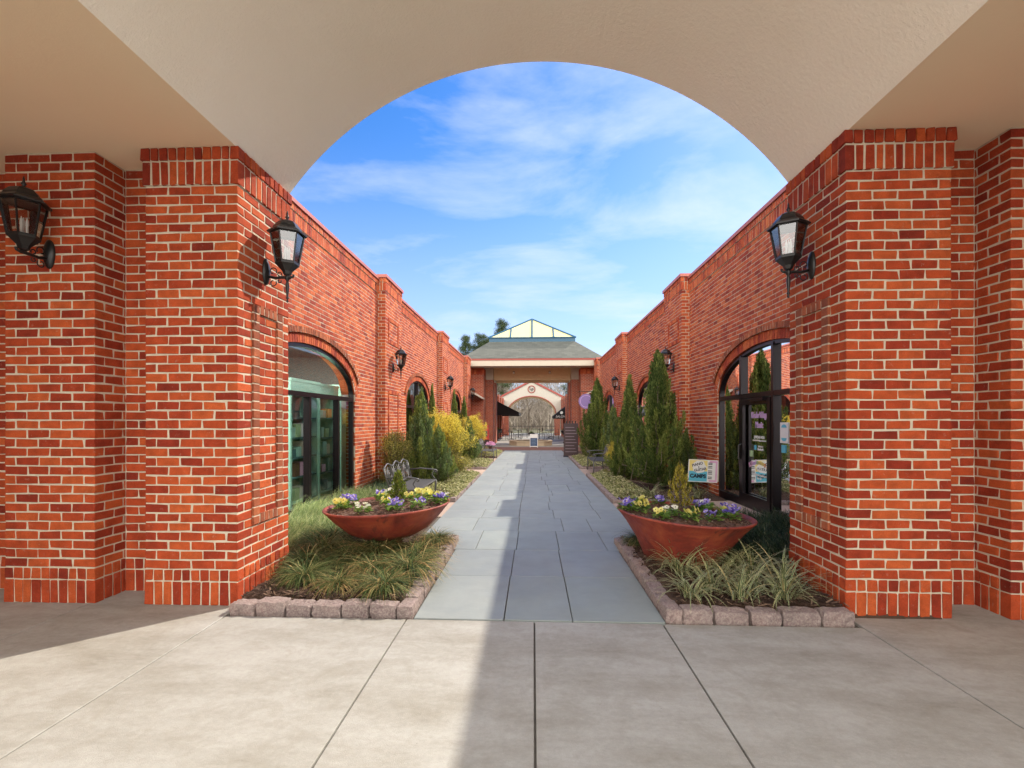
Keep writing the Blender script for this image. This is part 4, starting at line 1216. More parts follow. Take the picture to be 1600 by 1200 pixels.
# liriope
lirp = []
for k in range(3):
    q = MB(); blades((0, 0, 0), 52, 0.46, 0.015, 0.5, q, 0, 0.035, 0.0, 1.75, 8)
    o = q.build('liriope_clump', 'liriope'); lirp.append(o.data); bpy.data.objects.remove(o)
LP = [(1.32, 4.05, 0.9, 'at the very corner of the right bed by the path'), (1.72, 4.02, 0.9, 'right behind the front edging, second from the corner'), (2.08, 4.03, 0.9, 'right behind the front edging, near its middle'), (1.98, 4.78, 0.95, 'between the right bowl and the pier, nearest the bowl'), (2.38, 4.62, 0.9, 'hard against the side of the right pier'), (1.45, 4.95, 0.9, 'between the path edging and the right bowl'),
      (1.42, 4.62, 1.0, 'nearest the path in the right bed'), (1.72, 4.92, 1.0, 'directly in front of the right planter bowl'), (1.55, 4.22, 0.95, 'at the inner front of the right bed'), (1.92, 4.28, 1.0, 'in the middle of the right bed front'),
      (2.22, 4.32, 1.0, 'closest to the right pier'), (2.10, 4.66, 1.0, 'behind the others beside the right pier'), (1.78, 4.55, 0.9, 'in the centre of the right foreground bed'), (2.75, 8.9, 1.0, 'left of the piano camps sign'), (3.25, 9.45, 0.9, 'under the piano camps sign'), (2.3, 9.4, 1.0, 'behind the small golden shrub of the right bowl')]
for i, (x, y, s_, pl) in enumerate(LP):
    o = bpy.data.objects.new('liriope_clump', lirp[i % 3]); COL.objects.link(o)
    o.location = (x, y, 0.06); o.rotation_euler = (0, 0, i * 2.1); o.scale = (s_,) * 3
    tag(o, 'cream striped liriope clump ' + pl, 'grass clump', 'variegated liriope clumps')
# ground cover
def cover(regs, dens, label, mat='cover'):
    V = []
    for (x0, x1, y0, y1) in regs:
        k = int((x1 - x0) * (y1 - y0) * dens)
        X = rng.uniform(x0, x1, k); Y = rng.uniform(y0, y1, k)
        e = np.minimum.reduce([X - x0, x1 - X, Y - y0, y1 - Y])
        hh = 0.05 + 0.15 * np.clip(e / 0.25, 0, 1) * (0.6 + 0.4 * np.sin(X * 9) * np.sin(Y * 7))
        c = np.stack([X, Y, 0.03 + hh * rng.uniform(0.5, 1.0, k)], -1)
        d = rng.normal(0, 1, (k, 3)); d[:, 2] = np.abs(d[:, 2]) * 0.6; d /= np.linalg.norm(d, axis=1)[:, None]
        s_ = np.cross(d, rng.normal(0, 1, (k, 3))); s_ /= np.linalg.norm(s_, axis=1)[:, None]
        L = rng.uniform(0.03, 0.06, k)[:, None]; W2 = L * 0.28
        V.append(np.stack([c - d * L / 2, c + s_ * W2, c + d * L / 2, c - s_ * W2], 1))
    m_ = MB(); m_.bulk(np.concatenate(V), [(0, 1, 2, 3)])
    return tag(m_.build('ground_cover', mat), label, 'ground cover', kind='stuff')
cover([(-2.5, -1.52, 9.3, 13.6)], 2600, 'pale variegated ground cover along the left bed by the first bench')
cover([(1.62, 2.4, 9.3, 13.5)], 2600, 'pale variegated ground cover along the right bed below the junipers')
cover([(-2.6, -1.5, 15.3, 18.0), (-2.6, -1.5, 19.9, 23.5)], 1800, 'pale variegated ground cover in the far left beds')
cover([(1.62, 2.5, 15.7, 20.1)], 1800, 'pale variegated ground cover in the far right bed')

# ================================================================ PLANTER BOWLS
def planter(loc, ry, label, shallow=False):
    t = thing('planter_bowl', loc, label, 'planter', 'terracotta coloured planter bowls', ry=ry)
    if shallow:
        m_ = MB(); m_.lathe([(0.14, 0.0), (0.15, 0.18), (0.33, 0.20), (0.46, 0.27), (0.60, 0.40), (0.705, 0.52), (0.722, 0.535), (0.722, 0.548), (0.70, 0.55), (0.685, 0.535), (0.665, 0.50)], 72)
    else:
        m_ = MB(); m_.lathe([(0.34, 0.02), (0.40, 0.03), (0.425, 0.10), (0.50, 0.25), (0.62, 0.42), (0.705, 0.52), (0.722, 0.535), (0.722, 0.548), (0.70, 0.55), (0.685, 0.535), (0.665, 0.50)], 72)
    m_.build('bowl', 'rust_bowl', t, smooth=True)
    m_ = MB(); nr = 14; V_ = [(0, 0, 0.565)]
    for r_i in range(1, nr + 1):
        for k in range(48):
            r_ = 0.69 * r_i / nr; q = 2 * math.pi * k / 48
            V_.append((r_ * math.cos(q), r_ * math.sin(q), 0.565 - 0.06 * (r_i / nr) ** 2 + rng.uniform(-.006, .006)))
    F = [(0, 1 + k, 1 + (k + 1) % 48) for k in range(48)]
    for r_i in range(nr - 1):
        for k in range(48):
            o1 = 1 + r_i * 48; o2 = o1 + 48
            F.append((o1 + k, o2 + k, o2 + (k + 1) % 48, o1 + (k + 1) % 48))
    m_.add(V_, F)
    k = 1500
    r_ = 0.68 * np.sqrt(rng.random(k)); q = rng.uniform(0, 2 * math.pi, k)
    so_ = m_.build('soil', 'potting_soil', t)
    m2 = MB()
    c = np.stack([r_ * np.cos(q), r_ * np.sin(q), 0.572 - 0.06 * (r_ / 0.69) ** 2], -1)
    L = rng.uniform(0.008, 0.03, k); th = rng.uniform(0, 6.28, k)
    d = np.stack([np.cos(th), np.sin(th), rng.uniform(-.3, .3, k)], -1); s_ = np.stack([-np.sin(th), np.cos(th), rng.uniform(-.3, .3, k)], -1); u = np.cross(d, s_)
    S2_ = SG[None] * 2 - 1
    P = c[:, None] + S2_[..., [0]] * d[:, None] * L[:, None, None] / 2 + S2_[..., [1]] * s_[:, None] * 0.004 + S2_[..., [2]] * u[:, None] * 0.002
    m2.bulk(P, BF); ch_ = m2.build('bark_chips', 'potting', t); tag(ch_, kind='stuff')
    return t
PLc = (-1.68, 5.50); PRc = (1.63, 5.30)
planter((PLc[0], PLc[1], 0.04), R(-2.5), 'rust red planter bowl of pansies left of the path', True)
planter((PRc[0], PRc[1], 0.01), R(3.2), 'rust red planter bowl of pansies right of the path')

# pansies
def pansy_mesh(flower, nf):
    lm = MB()
    k = 64
    V = []
    th = rng.uniform(0, 2 * math.pi, k); rr = 0.065 * np.sqrt(rng.random(k))
    c = np.stack([rr * np.cos(th), rr * np.sin(th), 0.015 + rng.uniform(0, 0.06, k)], -1)
    d = np.stack([np.cos(th + rng.normal(0, .5, k)), np.sin(th + rng.normal(0, .5, k)), rng.uniform(-0.1, 0.9, k)], -1); d /= np.linalg.norm(d, axis=1)[:, None]
    s_ = np.cross(d, np.array([0, 0, 1.0])); s_ /= np.linalg.norm(s_, axis=1)[:, None]; u = np.cross(s_, d)
    L = rng.uniform(0.035, 0.06, k)[:, None]; W2 = L * 0.32
    V = np.stack([c, c + d * L * 0.4 + s_ * W2 + u * 0.004, c + d * L - u * 0.006, c + d * L * 0.4 - s_ * W2 + u * 0.004], 1)
    lm.bulk(V, [(0, 1, 2, 3)])
    fm2 = MB(); cm = MB()
    for i in range(nf):
        q = rng.uniform(0, 6.28); r_ = 0.07 * math.sqrt(rng.random())
        c0 = Vector((r_ * math.cos(q), r_ * math.sin(q), rng.uniform(0.07, 0.11)))
        nrm = Vector((rng.normal(0, .4), -0.8 + rng.normal(0, .5), 0.7)).normalized()
        e1 = nrm.orthogonal().normalized(); e2 = nrm.cross(e1)
        for p_ in range(5):
            a_ = p_ * 2 * math.pi / 5 + 0.3
            dd = e1 * math.cos(a_) + e2 * math.sin(a_); ss = nrm.cross(dd)
            ctr = c0 + dd * 0.013 + nrm * (0.001 * p_)
            pts_ = [ctr + dd * 0.015 * math.cos(w) + ss * 0.014 * math.sin(w) + nrm * 0.004 * math.cos(w) for w in np.linspace(0, 6.28, 8)[:-1]]
            fm2.add([tuple(x) for x in pts_], [tuple(range(7))], 0)
        pts_ = [c0 + nrm * 0.007 + e1 * 0.006 * math.cos(w) + e2 * 0.006 * math.sin(w) for w in np.linspace(0, 6.28, 7)[:-1]]
        fm2.add([tuple(x) for x in pts_], [tuple(range(6))], 1)
    return lm, fm2, cm
PV = {}
for col_, m1, m2_ in (('yellow', 'petal_yellow', 'brown_wood'), ('violet', 'petal_purple', 'sun_yellow'), ('white', 'petal_white', 'ink')):
    for v_ in range(2):
        lm, fm2, cm = pansy_mesh(col_, 9 if v_ == 0 else 6)
        t = thing('pansy', (0, 0, -50), 'x', 'flower')
        lm.build('leaves', 'pansy_leaf', t); f_ = fm2.build('petals', [m1, m2_], t)
        PV[(col_, v_)] = t
def pansies(ctr, tilt, zb, spec, side):
    for i, (dx, dy, col_, v_, desc) in enumerate(spec):
        r2 = (dx * dx + dy * dy)
        z = zb + 0.555 - 0.06 * r2 / 0.476 - dx * math.tan(tilt)
        s_ = 1.25 if v_ == 0 else 1.05
        dup(PV[(col_, v_)], (ctr[0] + dx, ctr[1] + dy, z), f'{col_} pansy plant {desc} in the {side} planter bowl', rz=i * 1.3, scale=s_, group=f'pansies in the {side} planter bowl')
pansies(PLc, R(-2.5), 0.04, [(-0.50, -0.18, 'yellow', 0, 'at the near left rim'), (-0.48, 0.03, 'violet', 0, 'behind the yellow one at the left rim'), (-0.58, 0.0, 'violet', 1, 'outermost at the left rim'), (-0.17, -0.45, 'white', 1, 'low and mostly leaf at the front'),
    (0.06, -0.26, 'yellow', 1, 'just in front of the centre'), (0.18, -0.42, 'violet', 0, 'at the front right'), (0.40, -0.28, 'violet', 1, 'with few blooms at the right front'), (0.60, 0.02, 'violet', 0, 'at the right rim nearest the path'),
    (0.45, 0.12, 'yellow', 0, 'on the right half'), (0.24, 0.05, 'yellow', 1, 'right of the small conifer'), (0.28, 0.42, 'yellow', 0, 'at the back right'), (-0.04, 0.45, 'white', 0, 'at the back behind the conifer'),
    (-0.26, 0.42, 'violet', 1, 'at the back left'), (-0.12, 0.1, 'yellow', 1, 'left of the small conifer'), (0.55, 0.34, 'white', 1, 'at the far right rim'), (-0.18, 0.55, 'white', 0, 'rearmost at the left')], 'left')
pansies(PRc, R(3.2), 0.01, [(-0.60, 0.0, 'violet', 0, 'at the left rim beside the path'), (-0.46, -0.10, 'yellow', 0, 'next to the left rim'), (-0.38, 0.32, 'yellow', 1, 'at the back left'), (-0.48, 0.2, 'violet', 1, 'behind the left rim yellow one'),
    (-0.32, -0.40, 'yellow', 1, 'at the front left'), (-0.20, -0.28, 'white', 1, 'dark leaved near the front'), (-0.04, -0.42, 'yellow', 0, 'largest at the middle front'), (0.08, 0.34, 'violet', 1, 'at the back right of the conifer'),
    (0.20, -0.02, 'violet', 0, 'right of the centre'), (0.30, 0.12, 'white', 0, 'right of the centre toward the back'), (0.34, 0.3, 'violet', 1, 'at the back right'), (0.46, -0.02, 'yellow', 1, 'on the right half'), (0.46, -0.20, 'violet', 0, 'at the right front rim'),
    (0.20, -0.40, 'violet', 1, 'sparse at the front right'), (-0.12, 0.42, 'violet', 1, 'just behind the small conifer'), (0.56, 0.08, 'violet', 0, 'outermost at the right rim')], 'right')
for t in PV.values():
    for c in [q for q in bpy.data.objects if q.parent == t]:
        for g in [q for q in bpy.data.objects if q.parent == c]: bpy.data.objects.remove(g)
        bpy.data.objects.remove(c)
    bpy.data.objects.remove(t)

# ================================================================ SHRUBS
def leaf_quads(c, d, L, W2):
    k = len(c)
    d = d / np.linalg.norm(d, axis=1)[:, None]
    s_ = np.cross(d, rng.normal(0, 1, (k, 3))); s_ /= np.linalg.norm(s_, axis=1)[:, None]
    L = np.asarray(L).reshape(-1, 1); W2 = np.asarray(W2).reshape(-1, 1)
    return np.stack([c, c + d * L * 0.45 + s_ * W2, c + d * L, c + d * L * 0.45 - s_ * W2], 1)
def conifer(h, r, plumes, per, seed, el=(45, 75), shape='spire', leafL=0.055, pr=0.07):
    global rng
    keep = rng; rng = np.random.default_rng(seed)
    fol = MB(); trk = MB()
    trk.tube([(0, 0, 0), (0.01, 0.01, h * 0.5), (0, 0, h * 0.9)], [0.045 * r / 0.5, 0.03 * r / 0.5, 0.006], 7)
    V = []; V2 = []
    for i in range(plumes):
        f = (i + rng.random()) / plumes            # 0 bottom .. 1 top
        f = f ** 1.1
        z0 = h * (0.02 + 0.80 * f)
        phi = i * 2.39996 + rng.normal(0, 0.3)
        if shape == 'spire': rad = r * float(np.interp(f, [0, 0.12, 0.32, 0.50, 0.75, 1.0], [0.8, 1.0, 0.92, 0.55, 0.26, 0.02])) * rng.uniform(0.6, 1.2) + 0.02
        else: rad = r * math.sqrt(max(0.02, 1 - (2 * f - 0.75) ** 2)) * rng.uniform(0.7, 1.1)
        e = R(rng.uniform(*el)) + f * 0.2
        hl = rad
        dz = h * rng.uniform(0.13, 0.27) * (1.0 if f < 0.8 else 0.75)
        tip = Vector((math.cos(phi) * hl * rng.uniform(0.75, 1.0), math.sin(phi) * hl * rng.uniform(0.75, 1.0), z0 + dz))
        b0 = Vector((0, 0, z0 * 0.85))
        mid = Vector((math.cos(phi) * hl * 0.95, math.sin(phi) * hl * 0.95, z0 + dz * 0.15))
        if i % 2 == 0: trk.tube([b0, mid, b0.lerp(tip, 0.9)], [0.012, 0.008, 0.003], 4, cap=False)
        t = rng.random(per) ** 0.8
        b0n, midn, tipn = np.array(b0), np.array(mid), np.array(tip)
        tt = t[:, None]
        P = (1 - tt) ** 2 * b0n + 2 * tt * (1 - tt) * midn + tt ** 2 * tipn
        D = 2 * (1 - tt) * (midn - b0n) + 2 * tt * (tipn - midn)
        D /= np.linalg.norm(D, axis=1)[:, None] + 1e-9
        rr = pr * (0.15 + 1.0 * np.sin(np.clip(t ** 0.8, 0, 1) * math.pi * 0.95)) * rng.uniform(0.1, 1.0, per)
        off = rng.normal(0, 1, (per, 3)); off /= np.linalg.norm(off, axis=1)[:, None]
        P = P + off * rr[:, None]
        dirn = D * 1.1 + off * 0.5 + np.array([0, 0, 0.35]) + rng.normal(0, 0.12, (per, 3))
        (V if rng.random() < 0.62 else V2).append(leaf_quads(P, dirn, rng.uniform(0.6, 1.3, per) * leafL, rng.uniform(0.006, 0.011, per) * leafL / 0.055))
    fol.bulk(np.concatenate(V), [(0, 1, 2, 3)], 0)
    if V2: fol.bulk(np.concatenate(V2), [(0, 1, 2, 3)], 1)
    rng = keep
    return fol, trk
def put_conifer(name, spec, loc, label, mat, group, rz=0, scale=1):
    fol, trk = spec
    t = thing(name, loc, label, 'shrub', group, rz=rz)
    t.scale = (scale,) * 3
    fol.build('foliage', [mat, 'juniper_tip' if mat.startswith('juniper') else mat], t); trk.build('trunk', 'bark', t)
    return t
GJ = 'upright junipers along the shop walls'
A1 = conifer(3.15, 0.70, 125, 330, 11, leafL=0.065, pr=0.085)
jr = put_conifer('juniper', A1, (2.76, 10.6, 0.03), 'tallest bushy juniper on the right, standing left of the piano camps sign', 'juniper', GJ)
A2 = conifer(2.75, 0.46, 90, 260, 12, leafL=0.065, pr=0.075)
j2 = put_conifer('juniper', A2, (2.62, 13.0, 0.03), 'narrow pointed juniper just behind the tallest one on the right', 'juniper', GJ)
A3 = conifer(2.3, 0.60, 95, 280, 13, leafL=0.065, pr=0.08)
j3 = put_conifer('juniper', A3, (-2.78, 11.6, 0.03), 'bushy blue green juniper behind the first bench on the left', 'juniper_blue', GJ)
dup(j3, (-2.22, 11.0, 0.03), 'low spreading juniper shoots at the base beside the left bench', rz=2.0, scale=(0.75, 0.75, 0.62))
dup(j2, (-3.2, 14.9, 0.03), 'thin dark juniper between the two golden shrubs on the left', rz=1.2, scale=(0.55, 0.55, 0.97))
dup(j3, (-2.35, 17.2, 0.03), 'juniper in front of the farther golden shrub on the left', rz=3.0, scale=(0.85, 0.85, 0.72))
dup(j2, (-3.15, 21.5, 0.03), 'narrow juniper near the third left pilaster', rz=2.2, scale=(0.8, 0.8, 0.95))
dup(j2, (-3.0, 17.9, 0.03), 'slim juniper in front of the third left window', rz=0.3, scale=(0.6, 0.6, 0.98))
dup(jr, (2.5, 18.6, 0.03), 'big juniper beside the brown menu board on the right', rz=2.5, scale=(1.15, 1.15, 1.03))
dup(j3, (2.75, 16.3, 0.03), 'short juniper behind the right bench', rz=4.0, scale=(0.8, 0.8, 0.9))
dup(jr, (2.35, 12.3, 0.03), 'mid height juniper between the right bench and the tallest one', rz=5.0, scale=(0.72, 0.72, 0.50))
dup(j3, (3.35, 10.6, 0.03), 'low dark juniper against the wall right of the tallest one', rz=5.5, scale=(0.7, 0.7, 0.58))
for o in bpy.data.objects:
    if o.get('category') == 'shrub' and o.location.x > 0:
        pass
# small conifers in the bowls
B1 = conifer(0.37, 0.085, 46, 60, 21, leafL=0.03, pr=0.022, el=(55, 80))
put_conifer('dwarf_conifer', B1, (PLc[0] + 0.06, PLc[1] + 0.12, 0.60), 'small green dwarf conifer in the middle of the left planter bowl', 'thuja', None)
B2 = conifer(0.52, 0.14, 34, 46, 22, leafL=0.034, pr=0.022, el=(35, 70))
put_conifer('dwarf_conifer', B2, (PRc[0] + 0.03, PRc[1] + 0.14, 0.57), 'small golden green dwarf conifer in the middle of the right planter bowl', 'thuja_gold', None)
# golden shrubs
def round_shrub(h, r, n, seed, gold_from=0.45):
    global rng
    keep = rng; rng = np.random.default_rng(seed)
    st = MB()
    tips = []
    for i in range(70):
        phi = rng.uniform(0, 6.28); e = rng.uniform(0.15, 1.45)
        k = rng.uniform(0.75, 1.08)
        tip = np.array([math.cos(phi) * math.cos(e) * r * k, math.sin(phi) * math.cos(e) * r * k, h * 0.42 + math.sin(e) * h * 0.56 * k - (0.35 * h if e < 0.35 else 0)])
        b0 = np.array([0.05 * math.cos(phi), 0.05 * math.sin(phi), 0.0])
        mid = b0 * 0.5 + tip * 0.5 + np.array([0, 0, 0.12 * h])
        st.tube([tuple(b0), tuple(mid), tuple(tip)], [0.012, 0.007, 0.003], 4, cap=False)
        tips.append((b0, mid, tip))
    f1 = MB(); f2 = MB(); A = []; Bq = []
    for i in range(n // 60):
        b0, mid, tip = tips[rng.integers(0, 70)]
        tt = rng.uniform(0.35, 1.0)
        c0 = (1 - tt) ** 2 * b0 + 2 * tt * (1 - tt) * mid + tt ** 2 * tip + rng.normal(0, 0.10 * r, 3)
        c = c0 + rng.normal(0, 0.055, (60, 3)); c[:, 2] = np.maximum(c[:, 2], 0.02)
        out = c0 - np.array([0, 0, h * 0.3]); out = out / (np.linalg.norm(out) + 1e-6)
        q = leaf_quads(c, out + rng.normal(0, 0.6, (60, 3)), rng.uniform(0.022, 0.045, 60), rng.uniform(0.006, 0.011, 60))
        gold = c0[2] / h + rng.normal(0, 0.12) > gold_from
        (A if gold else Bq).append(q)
    if A: f1.bulk(np.concatenate(A), [(0, 1, 2, 3)], 0)
    if Bq: f1.bulk(np.concatenate(Bq), [(0, 1, 2, 3)], 1)
    rng = keep
    return f1, st
def put_round(spec, loc, label, scale=1, cat='shrub'):
    t = thing('golden_shrub', loc, label, cat, 'golden shrubs between the junipers')
    t.scale = (scale,) * 3 if not hasattr(scale, '__len__') else scale
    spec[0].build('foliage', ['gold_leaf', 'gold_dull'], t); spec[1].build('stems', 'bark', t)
    return t
g1 = put_round(round_shrub(1.75, 0.85, 42000, 31, 0.50), (-2.50, 13.3, 0.03), 'large golden yellow shrub behind the left bench, nearer of the two on the left')
g2 = dup(g1, (-2.55, 19.9, 0.03), 'golden yellow shrub farther down the left side near the third pilaster', rz=2.0, scale=(0.85, 0.85, 0.98))
g3 = put_round(round_shrub(1.3, 0.45, 14000, 33, 0.93), (-3.25, 11.05, 0.03), 'dull olive and rust leaved shrub against the first left pilaster')
g4 = dup(g1, (2.28, 13.2, 0.03), 'small yellow shrub peeping between the junipers on the right', rz=1.0, scale=(0.4, 0.4, 0.55))

# ================================================================ BENCHES
def bench(loc, rz, label):
    # local: bench faces +X, length along Y (0..1.5), origin at middle of front edge
    t = thing('garden_bench', loc, label, 'bench', 'grey metal garden benches', rz=rz)
    L2 = 0.74
    m = MB()
    m.box(-0.48, 0.0, -L2 + 0.02, L2 - 0.02, 0.385, 0.397)
    for k in range(13):
        x = -0.47 + k * 0.038
        m.box(x, x + 0.022, -L2 + 0.01, L2 - 0.01, 0.397, 0.408)
    m.tube([(0.0, -L2, 0.395), (0.0, L2, 0.395)], 0.014, 8); m.tube([(-0.48, -L2, 0.395), (-0.48, L2, 0.395)], 0.012, 8)
    m.build('seat', 'bench_metal', t)
    for s_ in (-1, 1):
        y = s_ * L2
        m = MB()
        m.tube([(0.0, y, 0.0), (-0.01, y, 0.2), (0.0, y, 0.39)], 0.016, 8)
        m.tube([(-0.02, y, 0.39), (-0.10, y, 0.30), (-0.24, y, 0.27), (-0.38, y, 0.30), (-0.46, y, 0.38)], 0.012, 6)
        m.build('leg', 'bench_metal', t, smooth=True)
        m = MB(); m.tube([(-0.47, y, 0.42), (-0.47, y, 0.2), (-0.52, y, 0.0)], 0.016, 8); m.build('leg', 'bench_metal', t, smooth=True)
        m = MB()
        m.tube([(-0.53, y, 0.60), (-0.30, y, 0.62), (-0.06, y, 0.60), (0.01, y, 0.585), (0.02, y, 0.56), (0.0, y, 0.545), (-0.02, y, 0.56)], 0.014, 8)
        m.tube([(-0.03, y, 0.59), (-0.08, y, 0.50), (-0.04, y, 0.44), (-0.01, y, 0.39)], 0.011, 8)
        m.build('armrest', 'bench_metal', t, smooth=True)
    m = MB()
    bk = lambda z: -0.48 - (z - 0.4) * 0.28
    for s_ in (-1, 1): m.tube([(bk(0.4), s_ * L2, 0.40), (bk(0.62), s_ * L2, 0.62), (bk(0.76), s_ * L2 * 1.0, 0.76)], 0.015, 8)
    top = []
    for q in np.linspace(-1, 1, 25):
        z = 0.76 + 0.055 * math.cos(q * math.pi * 2) * (1 if abs(q) < 1 else 1) + 0.02 * (1 - q * q)
        z = 0.765 + 0.06 * (math.sin(q * math.pi * 1.5 + math.pi / 2) ** 2) * (1 - 0.2 * abs(q))
        top.append((bk(z), q * L2, z))
    m.tube(top, 0.014, 8)
    m.tube([(bk(0.46), -L2, 0.46), (bk(0.46), L2, 0.46)], 0.012, 8)
    # scrollwork
    for c_ in (-0.5, -0.17, 0.17, 0.5):
        for rr in (0.085, 0.045):
            pts_ = [(bk(0.62 + rr * math.sin(w)), c_ + rr * math.cos(w), 0.62 + rr * math.sin(w)) for w in np.linspace(0, 6.283, 17)]
            m.tube(pts_, 0.008, 6, cap=False)
        for s_ in (-1, 1):
            pts_ = [(bk(0.46 + 0.30 * f), c_ + s_ * (0.02 + 0.13 * math.sin(f * math.pi)), 0.46 + 0.30 * f) for f in np.linspace(0, 1, 10)]
            m.tube(pts_, 0.008, 6, cap=False)
    for c_ in (-0.335, 0, 0.335, -0.66, 0.66): m.tube([(bk(0.46), c_, 0.46), (bk(0.62), c_ + 0.03, 0.62), (bk(0.77), c_, 0.77)], 0.007, 6)
    m.build('backrest', 'bench_metal', t, smooth=True)
    return t
b1 = bench((-1.93, 8.60, 0.0), 0, 'grey metal scrollwork bench nearest the camera on the left')
b2 = dup(b1, (-1.52, 18.9, 0.0), 'grey metal bench far down the left side with flowers on it', rz=0)
b3 = dup(b1, (1.74, 14.5, 0.0), 'grey metal bench on the right side between the junipers', rz=math.pi)

# flowers on far bench
t = thing('flower_pot', (-1.75, 19.45, 0.40), 'pink flowers in a small pot on the far left bench', 'flower pot')
m = MB(); m.lathe([(0.06, 0.01), (0.09, 0.14), (0.085, 0.14), (0.06, 0.03)], 16); m.build('pot', 'brown_wood', t)
m = MB(); k = 260
d = rng.normal(0, 1, (k, 3)); d[:, 2] = np.abs(d[:, 2]); d /= np.linalg.norm(d, axis=1)[:, None]
m.bulk(leaf_quads(np.array([0, 0, 0.15]) + d * np.array([0.2, 0.2, 0.14]) * rng.uniform(0.5, 1, (k, 1)), d + rng.normal(0, .5, (k, 3)), np.full(k, 0.06), np.full(k, 0.022)), [(0, 1, 2, 3)]); m.build('blooms', 'pink', t)

# bin
t = thing('litter_bin', (-2.28, 14.55, 0), 'small black bin standing at the foot of the golden shrub', 'bin')
m = MB(); m.lathe([(0.12, 0), (0.13, 0.02), (0.145, 0.34), (0.14, 0.36)], 20, cap=True); m.build('body', 'black_iron', t, smooth=False)
m = MB(); m.lathe([(0.155, 0.361), (0.155, 0.385), (0.11, 0.43), (0.03, 0.45), (0.001, 0.451)], 20); m.build('lid', 'black_iron', t, smooth=False)

# piano sign
t = thing('yard_sign', (3.30, 9.45, 0), 'bright piano and guitar camps yard sign beside the music school window', 'sign', rz=R(3))
m = MB()
for x in (-0.13, 0.13): m.tube([(x, 0, 0.0), (x, 0, 0.40)], 0.005, 6)
m.tube([(-0.13, 0, 0.22), (0.13, 0, 0.22)], 0.004, 6)
m.build('wire_stake', 'bench_metal', t)
bd = MB(); bd.box(-0.29, 0.29, -0.006, 0.006, 0.36, 0.80); board = bd.build('board', 'white_paint', t)
board.rotation_euler = (0, R(3), 0)
def patch(x0, x1, z0, z1, y, mat, nm='print_block', par=board):
    q = MB(); q.box(x0, x1, y, y + 0.0008, z0, z1); o = q.build(nm, mat, par); return o
patch(-0.275, 0.08, 0.575, 0.785, -0.0075, 'sun_yellow'); patch(-0.275, 0.08, 0.375, 0.572, -0.0075, 'sky_blue'); patch(0.12, 0.275, 0.375, 0.785, -0.0075, 'pink')
patch(0.10, 0.24, 0.41, 0.75, -0.0095, 'white_paint')
q = MB(); q.add([(x, -0.0095, z) for x, z in ((-0.23, 0.70), (-0.13, 0.775), (0.0, 0.77), (0.03, 0.70), (0.07, 0.66), (0.01, 0.56), (-0.10, 0.53), (-0.19, 0.57))], [tuple(range(8))]); q.build('print_block', 'white_paint', board)
q = MB()
for z in (0.43, 0.46, 0.52, 0.55, 0.58, 0.64, 0.67, 0.71, 0.735): q.box(0.095, 0.175, -0.0115, -0.0105, z, z + 0.014)
q.build('piano_keys', 'ink', board)
MF = lambda x, y, z, r=0: Matrix.Translation((x, y, z)) @ Matrix.Rotation(math.pi / 2, 4, 'X') @ Matrix.Rotation(r, 4, 'Z')
text_mesh('lettering', 'PIANO', 0.072, 'ink', MF(-0.12, -0.0105, 0.705, 0.28), board, 0.0005, bold=0.002)
text_mesh('lettering', '&', 0.04, 'ink', MF(-0.09, -0.0105, 0.655, 0.2), board, 0.0005, bold=0.001)
text_mesh('lettering', 'GUITAR', 0.068, 'ink', MF(-0.06, -0.0105, 0.605, 0.2), board, 0.0005, bold=0.002)
text_mesh('lettering', 'CAMPS', 0.10, 'ink', MF(-0.10, -0.0105, 0.475), board, 0.0005, bold=0.005)

# menu board (brown) right
t = thing('menu_board', (1.62, 20.4, 0), 'tall dark brown menu board beside the far right juniper', 'sign board')
m = MB(); m.box(-0.31, 0.31, -0.02, 0.02, 0.06, 1.45); m.build('panel', 'menu_brown', t)
m = MB()
for x in (-0.31, 0.29): m.box(x, x + 0.02, -0.03, 0.25, 0, 0.06)
m.box(-0.29, 0.29, 0.2, 0.24, 0.0, 0.04); m.build('feet', 'black_iron', t)
m = MB()
for k in range(9): m.box(-0.24, 0.24 - (k % 3) * 0.05, -0.023, -0.021, 0.22 + k * 0.13, 0.245 + k * 0.13)
m.build('lettering', 'menu_text', t)
m = MB()
for x in (-0.18, -0.05, 0.07, 0.2): m.box(x - 0.03, x + 0.02, -0.015, 0.015, 1.45, 1.56)
m.build('crest', 'black_iron', t)
# A-frame
t = thing('chalkboard_sign', (0.04, 27.6, 0), 'white framed blue chalkboard standing at the end of the path', 'sign board')
m = MB()
for x in (-0.23, 0.20): m.box(x, x + 0.03, -0.02, 0.02, 0, 0.78)
m.box(-0.2, 0.2, -0.02, 0.02, 0.55, 0.78); m.box(-0.2, 0.2, -0.02, 0.02, 0.04, 0.08)
for x in (-0.23, 0.20): m.add([(x, 0.02, 0.76), (x + 0.03, 0.02, 0.76), (x + 0.03, 0.45, 0.0), (x, 0.45, 0.0)], [(0, 1, 2, 3)])
m.build('frame', 'white_paint', t)
m = MB(); m.box(-0.198, 0.198, -0.012, 0.012, 0.082, 0.548); m.build('panel', 'chalk_blue', t)
m = MB()
for k in range(5): m.box(-0.15, 0.1 + 0.05 * (k % 2), -0.015, -0.013, 0.13 + k * 0.08, 0.145 + k * 0.08)
m.build('lettering', 'chalk_text', t)
